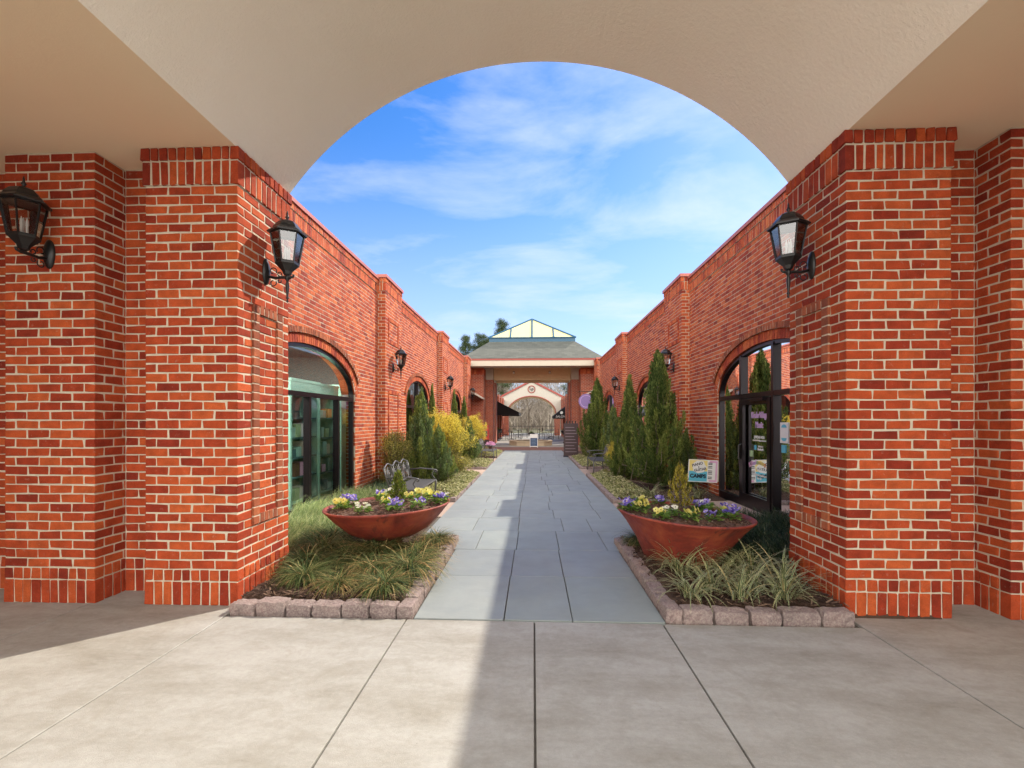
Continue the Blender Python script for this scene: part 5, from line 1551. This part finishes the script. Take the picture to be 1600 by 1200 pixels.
# hanging round purple sign
t = thing('hanging_sign', (3.6, 26.8, 3.2), 'round purple shop sign hanging from a black bracket on the right', 'sign')
m = MB(); m.tube([(0, 0, 0), (-1.05, 0, 0)], 0.018, 8); m.tube([(0, 0, 0.18), (0, 0, -0.25)], 0.02, 8); m.tube([(0, 0, -0.2), (-0.3, 0, 0)], 0.012, 6)
m.tube([(-0.45, 0, 0), (-0.45, 0, -0.15)], 0.008, 5); m.tube([(-0.78, 0, 0), (-0.78, 0, -0.15)], 0.008, 5); m.build('bracket', 'black_iron', t)
m = MB(); vs = [(-0.62 + 0.42 * math.cos(q), y, -0.55 + 0.42 * math.sin(q)) for y in (-0.02, 0.02) for q in np.linspace(0, 6.283, 33)[:-1]]
m.add(vs, [tuple(range(32)), tuple(range(32, 64))] + [(k, (k + 1) % 32, 32 + (k + 1) % 32, 32 + k) for k in range(32)]); m.build('disc', 'sign_purple', t)
m = MB()
for k in range(32):
    a0, a1 = k * math.pi / 16, (k + 1) * math.pi / 16
    m.add([(-0.62 + r_ * math.cos(q), -0.023, -0.55 + r_ * math.sin(q)) for (r_, q) in ((0.34, a0), (0.34, a1), (0.32, a1), (0.32, a0))], [(0, 1, 2, 3)])
m.build('ring_mark', 'lilac', t)

# ================================================================ PAVILION
pv = thing('roof_pavilion', (0, 32.2, 0), 'square pavilion with grey shingle roof and glazed pyramid at the end of the path', 'building')
PC = -0.07
for sx in (-1, 1):
    for (y0_, y1_) in ((29.6 - 0.6, 30.4), (34.0, 35.4)):
        m = MB(); a0, a1 = sorted((PC + sx * 2.98, PC + sx * 3.95)); uvbox(m, a0, a1, y0_, y1_, 0, 4.42)
        p_ = sub(pv, m.build('brick_column', 'brick_far'))
        m = MB()
        for (p0, q0) in span(a0 - 0.015, a1 + 0.015, CH): bricks_simple(m, [(p0, q0, y0_ - 0.02, y0_ + 0.05, 4.425, 4.70)])
        m.box(a0 + 0.001, a1 - 0.001, y0_ + 0.052, y1_, 4.421, 4.80)
        o = m.build('soldier_band', 'brick_wall'); o.parent = p_
    for (y0_, y1_) in ((30.41, 31.6), (32.9, 33.99)):
        m = MB(); a0, a1 = sorted((PC + sx * 2.52, PC + sx * 3.2)); uvbox(m, a0, a1, y0_, y1_, 0, 4.20)
        sub(pv, m.build('brick_column', 'brick_far'))
        m = MB(); m.box(a0, a1, y0_ + 0.001, y1_, 4.202, 5.0); sub(pv, m.build('beam', 'cream_trim'))
for (y0_, y1_) in ((31.1, 31.5), (33.1, 33.5)):
    m = MB(); m.box(PC - 2.515, PC + 2.515, y0_, y1_, 4.22, 5.0); sub(pv, m.build('beam', 'cream_shaded'))
EY0, EY1, EX = 28.0, 36.4, 4.22
m = MB(); m.box(PC - EX + 0.05, PC + EX - 0.05, EY0 + 0.05, EY1 - 0.05, 5.005, 5.03); sub(pv, m.build('soffit', 'cream_shaded'))
m = MB()
for (x0, x1, y0_, y1_) in ((PC - EX, PC + EX, EY0, EY0 + 0.05), (PC - EX, PC + EX, EY1 - 0.05, EY1), (PC - EX, PC - EX + 0.05, EY0 + 0.05, EY1 - 0.05), (PC + EX - 0.05, PC + EX, EY0 + 0.05, EY1 - 0.05)): m.box(x0, x1, y0_, y1_, 4.80, 5.13)
m.box(PC - EX + 0.051, PC + EX - 0.051, EY0 + 0.051, EY0 + 1.1, 4.81, 4.84)
sub(pv, m.build('fascia', 'cream_trim'))
m = MB()
for (x0, x1, y0_, y1_) in ((PC - EX - 0.03, PC + EX + 0.03, EY0 - 0.03, EY0 + 0.05), (PC - EX - 0.03, PC + EX + 0.03, EY1 - 0.05, EY1 + 0.03), (PC - EX - 0.03, PC - EX + 0.05, EY0 + 0.05, EY1 - 0.05), (PC + EX - 0.05, PC + EX + 0.03, EY0 + 0.05, EY1 - 0.05)): m.box(x0, x1, y0_, y1_, 5.132, 5.24)
sub(pv, m.build('gutter', 'red_metal'))
YC = (EY0 + EY1) / 2
def frustum(x, ye, z0, x2, z1, name, mat, dy=None):
    m = MB()
    lo = [(PC - x, YC - ye, z0), (PC + x, YC - ye, z0), (PC + x, YC + ye, z0), (PC - x, YC + ye, z0)]
    hi = [(PC - x2, YC - x2, z1), (PC + x2, YC - x2, z1), (PC + x2, YC + x2, z1), (PC - x2, YC + x2, z1)]
    sl_ = math.hypot(x - x2, z1 - z0)
    for k in range(4):
        a_, b_ = lo[k], lo[(k + 1) % 4]; c_, d_ = hi[(k + 1) % 4], hi[k]
        m.quad([a_, b_, c_, d_], 0, [(-x, 0), (x, 0), (x2, sl_), (-x2, sl_)])
    m.add(hi, [(0, 1, 2, 3)])
    return sub(pv, m.build(name, mat))
frustum(EX + 0.05, 4.25, 5.242, 2.65, 6.50, 'roof', 'shingle')
m = MB(); m.box(PC - 2.68, PC + 2.68, YC - 2.68, YC + 2.68, 6.33, 6.72); sub(pv, m.build('skylight_curb', 'blue_metal'))
sk = frustum(2.70, 2.70, 6.722, 0.02, 8.42, 'skylight', 'skylight_panel')
m = MB()
ap = Vector((PC, YC, 8.44))
for sx in (-1, 1):
    for sy in (-1, 1): m.tube([(PC + sx * 2.7, YC + sy * 2.7, 6.73), ap], 0.06, 6)
for sy in (-1, 1):
    m.tube([(PC, YC + sy * 2.71, 6.73), ap], 0.06, 6)
    for f in (-0.5, 0.5): m.tube([(PC + f * 2.7, YC + sy * 2.71, 6.73), (PC + f * 2.7, YC + sy * 1.36, 7.57)], 0.055, 6)
m.tube([(PC - 2.7, YC - 2.71, 6.73), (PC + 2.7, YC - 2.71, 6.73)], 0.035, 6)
o = m.build('glazing_bar', 'blue_metal'); o.parent = sk
# downlights in pavilion
for x in (-1.2, 1.15):
    t = thing('spotlight', (PC + x, 31.09, 4.75), f'small cream spotlight on the {"left" if x < 0 else "right"} half of the pavilion beam', 'lamp', 'spotlights on the pavilion beam')
    m = MB(); m.lathe([(0.05, -0.12), (0.07, -0.06), (0.05, 0.0), (0.02, 0.02)], 12, (0, -0.07), cap=True); m.build('head', 'white_paint', t)
    m = MB(); m.box(-0.06, 0.06, -0.03, -0.001, 0.0, 0.06); m.build('mount', 'brown_wood', t)
# small door canopies near the pavilion
for (x0, x1, y, z, lab) in ((-3.79, -3.0, 27.9, 2.95, 'small sloped tan canopy on the left wall before the pavilion'), (3.79, 3.05, 28.5, 3.1, 'small sloped cream canopy on the right wall behind the purple sign')):
    m = MB(); vs = [(x0, y, z + 0.45), (x0, y + 1.2, z + 0.45), (x1, y + 1.2, z), (x1, y, z), (x0, y, z + 0.35), (x0, y + 1.2, z + 0.35), (x1, y + 1.2, z - 0.1), (x1, y, z - 0.1)]
    m.add(vs, [(0, 1, 2, 3), (4, 5, 6, 7), (0, 3, 7, 4), (1, 2, 6, 5), (3, 2, 6, 7), (0, 1, 5, 4)])
    tag(m.build('door_canopy', 'pale_canvas'), lab, 'canopy')

# ================================================================ FAR COURT
for sx in (-1, 1):
    fb = thing('courtyard_wall', (sx * 3.2, 43, 0), 'distant brick shop wall on the ' + ('left' if sx < 0 else 'right') + ' beyond the pavilion', 'wall')
    m = MB(); a0, a1 = sorted((PC + sx * 3.0, PC + sx * 3.4)); uvbox(m, a0, a1, 36.2, 50, 0, 3.65); sub(fb, m.build('wall', 'brick_far'))
    m = MB(); m.box(min(a0, a1) - 0.05, max(a0, a1) + 0.05, 36.2, 50, 3.652, 3.72); sub(fb, m.build('coping', 'coping_metal'))
    for y in (37.5, 40.5, 43.5, 46.5):
        m = MB(); b0_, b1_ = sorted((PC + sx * 2.84, PC + sx * 3.0)); uvbox(m, b0_, b1_, y, y + 0.7, 0, 3.78); sub(fb, m.build('pilaster', 'brick_far'))
    for y in (38.4, 41.4, 44.4):
        m = MB(); b0_, b1_ = sorted((PC + sx * 2.97, PC + sx * 3.0)); m.box(b0_, b1_, y, y + 1.6, 0.1, 2.3); sub(fb, m.build('window', 'bronze_frame'))
ga = thing('gable_arch', (0, 50, 0), 'cream gabled archway with red trim and round emblem in the distance', 'archway')
GC = -0.17
def gable_face(y, thick):
    m = MB()
    a, rise, sp = 2.6, 1.95, 2.15
    top = lambda x: 4.05 + (5.62 - 4.05) * (1 - abs(x) / 3.15)
    xs_ = np.linspace(-2.6, 2.6, 41)
    az = lambda x: sp + rise * math.sqrt(max(0, 1 - (x / a) ** 2))
    for yy in (y, y + thick):
        for i in range(40):
            x0, x1 = xs_[i], xs_[i + 1]
            m.quad([(GC + x0, yy, az(x0)), (GC + x1, yy, az(x1)), (GC + x1, yy, top(x1)), (GC + x0, yy, top(x0))])
        for s_ in (-1, 1):
            m.quad([(GC + s_ * 2.6, yy, sp), (GC + s_ * 3.15, yy, 2.7), (GC + s_ * 3.15, yy, top(3.15)), (GC + s_ * 2.6, yy, top(2.6))])
    for i in range(40):
        x0, x1 = xs_[i], xs_[i + 1]
        m.quad([(GC + x0, y, az(x0)), (GC + x1, y, az(x1)), (GC + x1, y + thick, az(x1)), (GC + x0, y + thick, az(x0))], 1)
    return m, xs_, az, top
m, xs_, az, top = gable_face(50, 3.6)
sub(ga, m.build('gable', ['gable_cream', 'cream_shaded']))
m = MB()
for s_ in (-1, 1):
    x0, z0, x1, z1 = GC + s_ * 3.3, 3.95, GC, 5.68
    m.add([(x0, 49.9, z0), (x1, 49.9, z1), (x1, 49.9, z1 + 0.2), (x0, 49.9, z0 + 0.2), (x0, 52.3, z0), (x1, 52.3, z1), (x1, 52.3, z1 + 0.2), (x0, 52.3, z0 + 0.2)], [(0, 1, 2, 3), (4, 5, 6, 7), (0, 1, 5, 4), (3, 2, 6, 7), (0, 3, 7, 4)])
sub(ga, m.build('roof', 'red_metal'))
m = MB(); pts_ = []
m.tube([(GC + x, 49.98, az(x) + 0.04) for x in xs_], 0.055, 6); sub(ga, m.build('arch_trim', 'red_metal'))
m = MB()
for s_ in (-1, 1):
    a0, a1 = sorted((GC + s_ * 2.45, GC + s_ * 3.0)); uvbox(m, a0, a1, 50.01, 51.5, 0, 2.149)
sub(ga, m.build('brick_column', 'brick_far'))
m = MB(); pts_ = [(GC + 0.36 * math.cos(q), 49.97, 4.86 + 0.36 * math.sin(q)) for q in np.linspace(0, 6.283, 33)]
m.tube(pts_, 0.05, 6, cap=False); em = sub(ga, m.build('emblem', 'red_metal'))
o = text_mesh('emblem_letter', 'L', 0.5, 'ink', MF(GC - 0.1, 49.95, 4.93), None, 0.01); sub(ga, o)
o = text_mesh('emblem_letter', 'P', 0.5, 'ink', MF(GC + 0.1, 49.95, 4.78), None, 0.01); sub(ga, o)
# railing
t = thing('railing', (0, 47.5, 0), 'low black metal railing across the distant archway', 'railing')
m = MB(); m.tube([(-2.4, 0, 1.0), (2.2, 0, 1.0)], 0.025, 6); m.tube([(-2.4, 0, 0.15), (2.2, 0, 0.15)], 0.02, 6); m.build('rail', 'black_iron', t)
m = MB()
for x in np.arange(-2.4, 2.21, 0.2): m.tube([(x, 0, 0.0 if abs((x + 2.4) % 1.0) < 0.05 else 0.15), (x, 0, 1.0)], 0.014, 4)
m.build('balusters', 'black_iron', t)
# awnings
def awning(xw, xo, y0_, y1_, zt_, zb_, label):
    t = thing('awning', (xw, y0_, zb_), label, 'awning', 'black fabric awnings in the far courtyard')
    m = MB(); d = xo - xw; L = y1_ - y0_; h_ = zt_ - zb_
    vs = [(0, 0, h_), (0, L, h_), (d, L, 0.22), (d, 0, 0.22), (0, 0, 0), (0, L, 0), (d, L, 0), (d, 0, 0)]
    m.add(vs, [(0, 1, 2, 3), (3, 2, 6, 7), (0, 3, 7, 4), (1, 2, 6, 5)])
    m.build('canopy', 'black_canvas', t)
    m = MB(); m.tube([(0, 0, 0), (d, 0, 0), (d, L, 0), (0, L, 0)], 0.02, 6); m.build('frame', 'black_iron', t)
    return t
awning(PC - 2.97, PC - 1.05, 37.2, 44.5, 3.2, 2.0, 'large black awning sloping out from the distant left wall')
aw = awning(PC + 2.97, PC + 1.85, 41.5, 44.5, 2.85, 1.75, 'small black awning with white logo on the distant right wall')
o = text_mesh('lettering', 'SALON', 0.26, 'white_paint', MF(-0.50, -0.012, 0.16), aw, 0.002)
m = MB(); m.add([(-0.42 + 0.13 * math.cos(q), -0.012, 0.50 + 0.13 * math.sin(q)) for q in np.linspace(0, 6.283, 17)[:-1]], [tuple(range(16))]); m.build('logo', 'white_paint', aw)
# low round planter wall with tree
t = thing('stone_planter', (-0.15, 30.4, 0), 'low tan stone planter wall in the middle of the far plaza', 'planter')
m = MB(); m.lathe([(1.42, 0.0), (1.42, 0.24), (1.46, 0.24), (1.46, 0.30), (1.18, 0.30), (1.18, 0.24)], 10, phase=0.3); m.build('wall', 'tan_stone', t)
m = MB(); m.lathe([(1.2, 0.23), (0.6, 0.25), (0.001, 0.25)], 10, phase=0.3); m.build('soil', 'soil', t)

# urns, tables, chairs
def urn(loc, label, mat='black_iron'):
    t = thing('planter_urn', loc, label, 'urn', 'pedestal urns in the far plaza')
    m = MB(); m.lathe([(0.20, 0), (0.20, 0.06), (0.09, 0.10), (0.07, 0.4), (0.10, 0.55), (0.30, 0.72), (0.36, 0.86), (0.34, 0.88), (0.28, 0.84)], 16, cap=False); m.build('bowl', mat, t, smooth=True)
    m = MB(); k = 160; d = rng.normal(0, 1, (k, 3)); d[:, 2] = np.abs(d[:, 2]); d /= np.linalg.norm(d, axis=1)[:, None]
    m.bulk(leaf_quads(np.array([0, 0, 0.84]) + d * 0.18 * rng.random((k, 1)), d, np.full(k, 0.12), np.full(k, 0.02)), [(0, 1, 2, 3)]); m.build('plant', 'juniper', t)
    return t
u1 = urn((2.25, 33.0, 0), 'black pedestal urn beside the right brick column')
dup(u1, (-0.1, 30.6, 0.22), 'dark urn standing inside the low stone planter', scale=0.62)
dup(u1, (-2.75, 36.5, 0), 'leafy urn under the left edge of the large black awning')
def table(loc, label):
    t = thing('cafe_table', loc, label, 'table', 'outdoor café tables in the far courtyard')
    m = MB(); m.lathe([(0.40, 0.70), (0.41, 0.715), (0.40, 0.73), (0.001, 0.731)], 18); m.build('tabletop', 'bench_metal', t)
    m = MB(); m.tube([(0, 0, 0.05), (0, 0, 0.70)], 0.03, 8)
    for q in range(4): m.tube([(0, 0, 0.1), (0.28 * math.cos(q * 1.571), 0.28 * math.sin(q * 1.571), 0.0)], 0.02, 5)
    m.build('pedestal', 'black_iron', t); return t
def chair(loc, rz, label):
    t = thing('cafe_chair', loc, label, 'chair', 'dark café chairs in the far courtyard', rz=rz)
    m = MB(); m.box(-0.22, 0.22, -0.22, 0.22, 0.43, 0.46); m.build('seat', 'black_iron', t)
    m = MB(); m.box(-0.22, 0.22, 0.20, 0.23, 0.55, 0.88); m.tube([(-0.21, 0.215, 0.44), (-0.21, 0.225, 0.56)], 0.012, 5); m.tube([(0.21, 0.215, 0.44), (0.21, 0.225, 0.56)], 0.012, 5); m.build('backrest', 'black_iron', t)
    for x in (-0.2, 0.2):
        for y in (-0.2, 0.2):
            m = MB(); m.tube([(x, y, 0.43), (x * 1.1, y * 1.1, 0)], 0.013, 5); m.build('leg', 'black_iron', t)
    return t
tb = table((-1.75, 38.2, 0), 'cafe table under the large black awning, nearest the pavilion')
dup(tb, (-1.3, 41.8, 0), 'cafe table under the far end of the large black awning')
dup(tb, (1.35, 40.5, 0), 'cafe table on the right side of the far courtyard')
dup(tb, (1.7, 44.6, 0), 'cafe table on the right by the railing')
ch0 = chair((-2.35, 38.0, 0), 1.3, 'dark chair left of the nearest awning table')
for (x, y, r_, lab) in ((-1.2, 38.5, -1.5, 'dark chair right of the nearest awning table'), (-1.9, 41.8, 1.5, 'dark chair left of the far awning table'), (-0.75, 42.0, -1.4, 'dark chair right of the far awning table'),
                        (0.75, 40.3, 1.5, 'dark chair left of the right courtyard table'), (1.95, 40.6, -1.6, 'dark chair right of the right courtyard table'), (1.1, 44.8, 1.4, 'dark chair left of the table by the railing')):
    dup(ch0, (x, y, 0), lab, rz=r_)
# red mailbox
t = thing('news_box', (-2.9, 28.45, 0), 'red newspaper box standing before the left brick column', 'newspaper box')
m = MB(); m.box(-0.24, 0.24, -0.2, 0.2, 0.42, 1.05); m.build('body', 'post_red', t)
m = MB(); m.box(-0.22, 0.22, -0.18, 0.18, 0.0, 0.419); m.build('base', 'menu_brown', t)
m = MB()
for (x0, x1, z0, z1) in ((-0.22, -0.14, 1.051, 1.30), (0.14, 0.22, 1.051, 1.30), (-0.14, 0.14, 1.22, 1.30)): m.box(x0, x1, -0.05, 0.05, z0, z1)
m.build('header', 'post_red', t)
m = MB(); m.box(-0.17, 0.17, -0.206, -0.201, 0.62, 0.95); m.build('door_window', 'wicker', t)

# ================================================================ TREES
def bare_tree(h, seed, levels=5, r0=0.12, spread=0.5, first=0.3):
    global rng
    keep = rng; rng = np.random.default_rng(seed)
    tr = MB(); br = MB(); cnt = [0]
    def grow(p, d, L, r, lv, mb_):
        if cnt[0] > 2600: return
        cnt[0] += 1
        mid = p + d * L * 0.5 + Vector(rng.normal(0, 0.04 * L, 3))
        e = p + d * L
        mb_.tube([p, mid, e], [r, r * 0.8, r * 0.62], 6 if r > 0.03 else 3, cap=False)
        if lv == 0: return
        n = 3 if lv > 1 else 4
        for i in range(n):
            q = Vector(rng.normal(0, 1, 3)); q = (q - d * q.dot(d)).normalized()
            nd = (d + q * rng.uniform(0.35, 1.0) * spread * 1.4 + Vector((0, 0, 0.12))).normalized()
            at = p + d * L * rng.uniform(0.45, 1.0) if i else e
            grow(at, nd, L * rng.uniform(0.55, 0.85), r * 0.6, lv - 1, br)
    grow(Vector((0, 0, 0)), Vector((0.03, 0, 1)).normalized(), h * first, r0, levels, tr)
    rng = keep
    return tr, br
def put_bare(spec, loc, label, scale=1, rz=0, mat='twig', group='bare winter trees beyond the far arch'):
    t = thing('bare_tree', loc, label, 'tree', group, rz=rz); t.scale = (scale,) * 3
    spec[0].build('trunk', 'bark', t); spec[1].build('crown', mat, t); return t
T1 = bare_tree(10, 41, 6, 0.16, 0.55)
T2 = bare_tree(10, 42, 6, 0.14, 0.65)
bt = put_bare(bare_tree(6.5, 43, 5, 0.075, 0.6, 0.45), (-0.55, 54.0, -0.1), 'slender bare tree standing in the middle of the far arch', group=None)
ta = put_bare(T1, (-6.5, 62, -0.3), 'bare winter tree left of the gable, trunk forking high', 1.15)
tb_ = put_bare(T2, (5.0, 64, -0.3), 'bare winter tree right of the gable behind the roofline', 1.1)
n_ = 0
for (x, y, s_, q) in ((-2.6, 59, 0.5, 0), (2.2, 60, 0.5, 1), (0.6, 62, 0.45, 1), (-3.2, 66, 1.0, 0), (-9, 68, 1.2, 1), (1.2, 70, 0.7, 0), (-1.8, 72, 0.8, 1), (3.0, 74, 0.8, 1), (-5, 78, 1.3, 0), (-0.3, 80, 0.8, 0)):
    n_ += 1
    pos = ['first', 'second', 'third', 'fourth', 'fifth', 'sixth', 'seventh', 'eighth', 'ninth', 'tenth']
    dup(ta if q == 0 else tb_, (x, y, -0.3), f'bare grey brown tree beyond the gabled arch, {pos[n_ - 1]} of ten counted by nearness to camera', rz=n_ * 1.1, scale=s_)
# far wood mass
m = MB(); k = 26000
X = rng.uniform(-26, 26, k); Y = rng.uniform(84, 104, k); Hh = 8.5 + 2.0 * np.sin(X * 0.6) + 1.3 * np.sin(X * 1.7)
Z = rng.random(k) ** 0.8 * Hh
c = np.stack([X, Y, Z], -1); d = np.stack([rng.normal(0, .5, k), rng.normal(0, .5, k), np.abs(rng.normal(0.8, .4, k))], -1)
m.bulk(leaf_quads(c, d, rng.uniform(0.6, 1.8, k), rng.uniform(0.02, 0.06, k)), [(0, 1, 2, 3)])
X = rng.uniform(-26, 26, 700); Y = rng.uniform(84, 100, 700)
for x, y in zip(X[:260], Y[:260]): m.tube([(x, y, -0.3), (x + rng.normal(0, .3), y, rng.uniform(6, 10))], [0.12, 0.02], 4, cap=False)
tag(m.build('far_wood', 'twig'), 'grey brown mass of leafless woodland far behind the buildings', 'woodland', kind='stuff')
m = MB(); nx = 60
for i in range(nx):
    x0, x1 = -60 + i * 2, -58 + i * 2
    z0, z1 = [5.2 + 1.2 * math.sin(v_ * 0.21) + 0.5 * math.sin(v_ * 0.9) for v_ in (x0, x1)]
    m.quad([(x0, 110, z0), (x1, 110, z1), (x1, 150, z1 + 1), (x0, 150, z0 + 1)]); m.quad([(x0, 104, -0.3), (x1, 104, -0.3), (x1, 110, z1), (x0, 110, z0)])
plain('leaf_litter', (0.20, 0.16, 0.12), 1.0, var=0.4, nscale=1.5)
tag(m.build('hill', 'leaf_litter'), kind='structure')
# pines
def pine(h, seed, crown0=0.45, wide=1.8, nb=34):
    global rng
    keep = rng; rng = np.random.default_rng(seed)
    tr = MB(); fo = MB(); V = []
    tr.tube([(0, 0, 0), (0.1, 0, h * 0.5), (0, 0.1, h)], [0.22, 0.14, 0.04], 7, cap=False)
    for i in range(nb):
        f = crown0 + (1 - crown0) * (i / nb)
        phi = i * 2.4 + rng.normal(0, .3)
        L = wide * (1.0 - 0.75 * (f - crown0) / (1 - crown0)) * rng.uniform(0.55, 1.2)
        b0 = Vector((0, 0, h * f)); e = b0 + Vector((math.cos(phi) * L, math.sin(phi) * L, L * rng.uniform(0.05, 0.4)))
        tr.tube([b0, e], [0.04, 0.012], 4, cap=False)
        for q in range(6):
            t_ = rng.uniform(0.4, 1.05); c0 = np.array(b0.lerp(e, t_)) + rng.normal(0, 0.16, 3)
            k = 60; dd = rng.normal(0, 1, (k, 3)); dd[:, 2] += 0.5
            V.append(leaf_quads(c0 + rng.normal(0, 0.16, (k, 3)), dd, rng.uniform(0.16, 0.30, k), rng.uniform(0.012, 0.022, k)))
    fo.bulk(np.concatenate(V), [(0, 1, 2, 3)])
    rng = keep
    return tr, fo
def put_pine(spec, loc, label, scale=1.0):
    t = thing('pine_tree', loc, label, 'tree', 'pine trees beyond the roofs'); t.scale = (scale,) * 3
    spec[0].build('trunk', 'bark', t); spec[1].build('crown', 'pine', t); return t
P1 = pine(14.0, 51, 0.40, 2.5, 62)
p1 = put_pine(P1, (-9.2, 64, -0.3), 'dark pine left of the pavilion roof, the leftmost one')
p1.scale = (0.8, 0.8, 0.94)
dup(p1, (-7.2, 66, -0.3), 'dark pine in the middle of the group left of the pavilion roof', rz=1.5, scale=(0.95, 0.95, 0.98))
dup(p1, (-4.2, 66, -0.3), 'tallest dark pine touching the edge of the glazed pyramid', rz=2.6, scale=(1.0, 1.0, 1.11))
dup(p1, (5.2, 60, -0.3), 'pine whose boughs show under the pavilion beam on the right', rz=0.7, scale=(1.0, 1.0, 0.62))
dup(p1, (-5.8, 63, -0.3), 'lower pine filling the gap beside the tallest pine, left of the pyramid', rz=3.6, scale=(1.1, 1.1, 0.90))
dup(p1, (-8.3, 69, -0.3), 'rear pine between the two leftmost pines', rz=4.4, scale=(1.1, 1.1, 0.90))
dup(ta, (-10.8, 60, -0.3), 'fine bare tree at the left of the pines above the brick parapet', rz=2.2, scale=1.0)
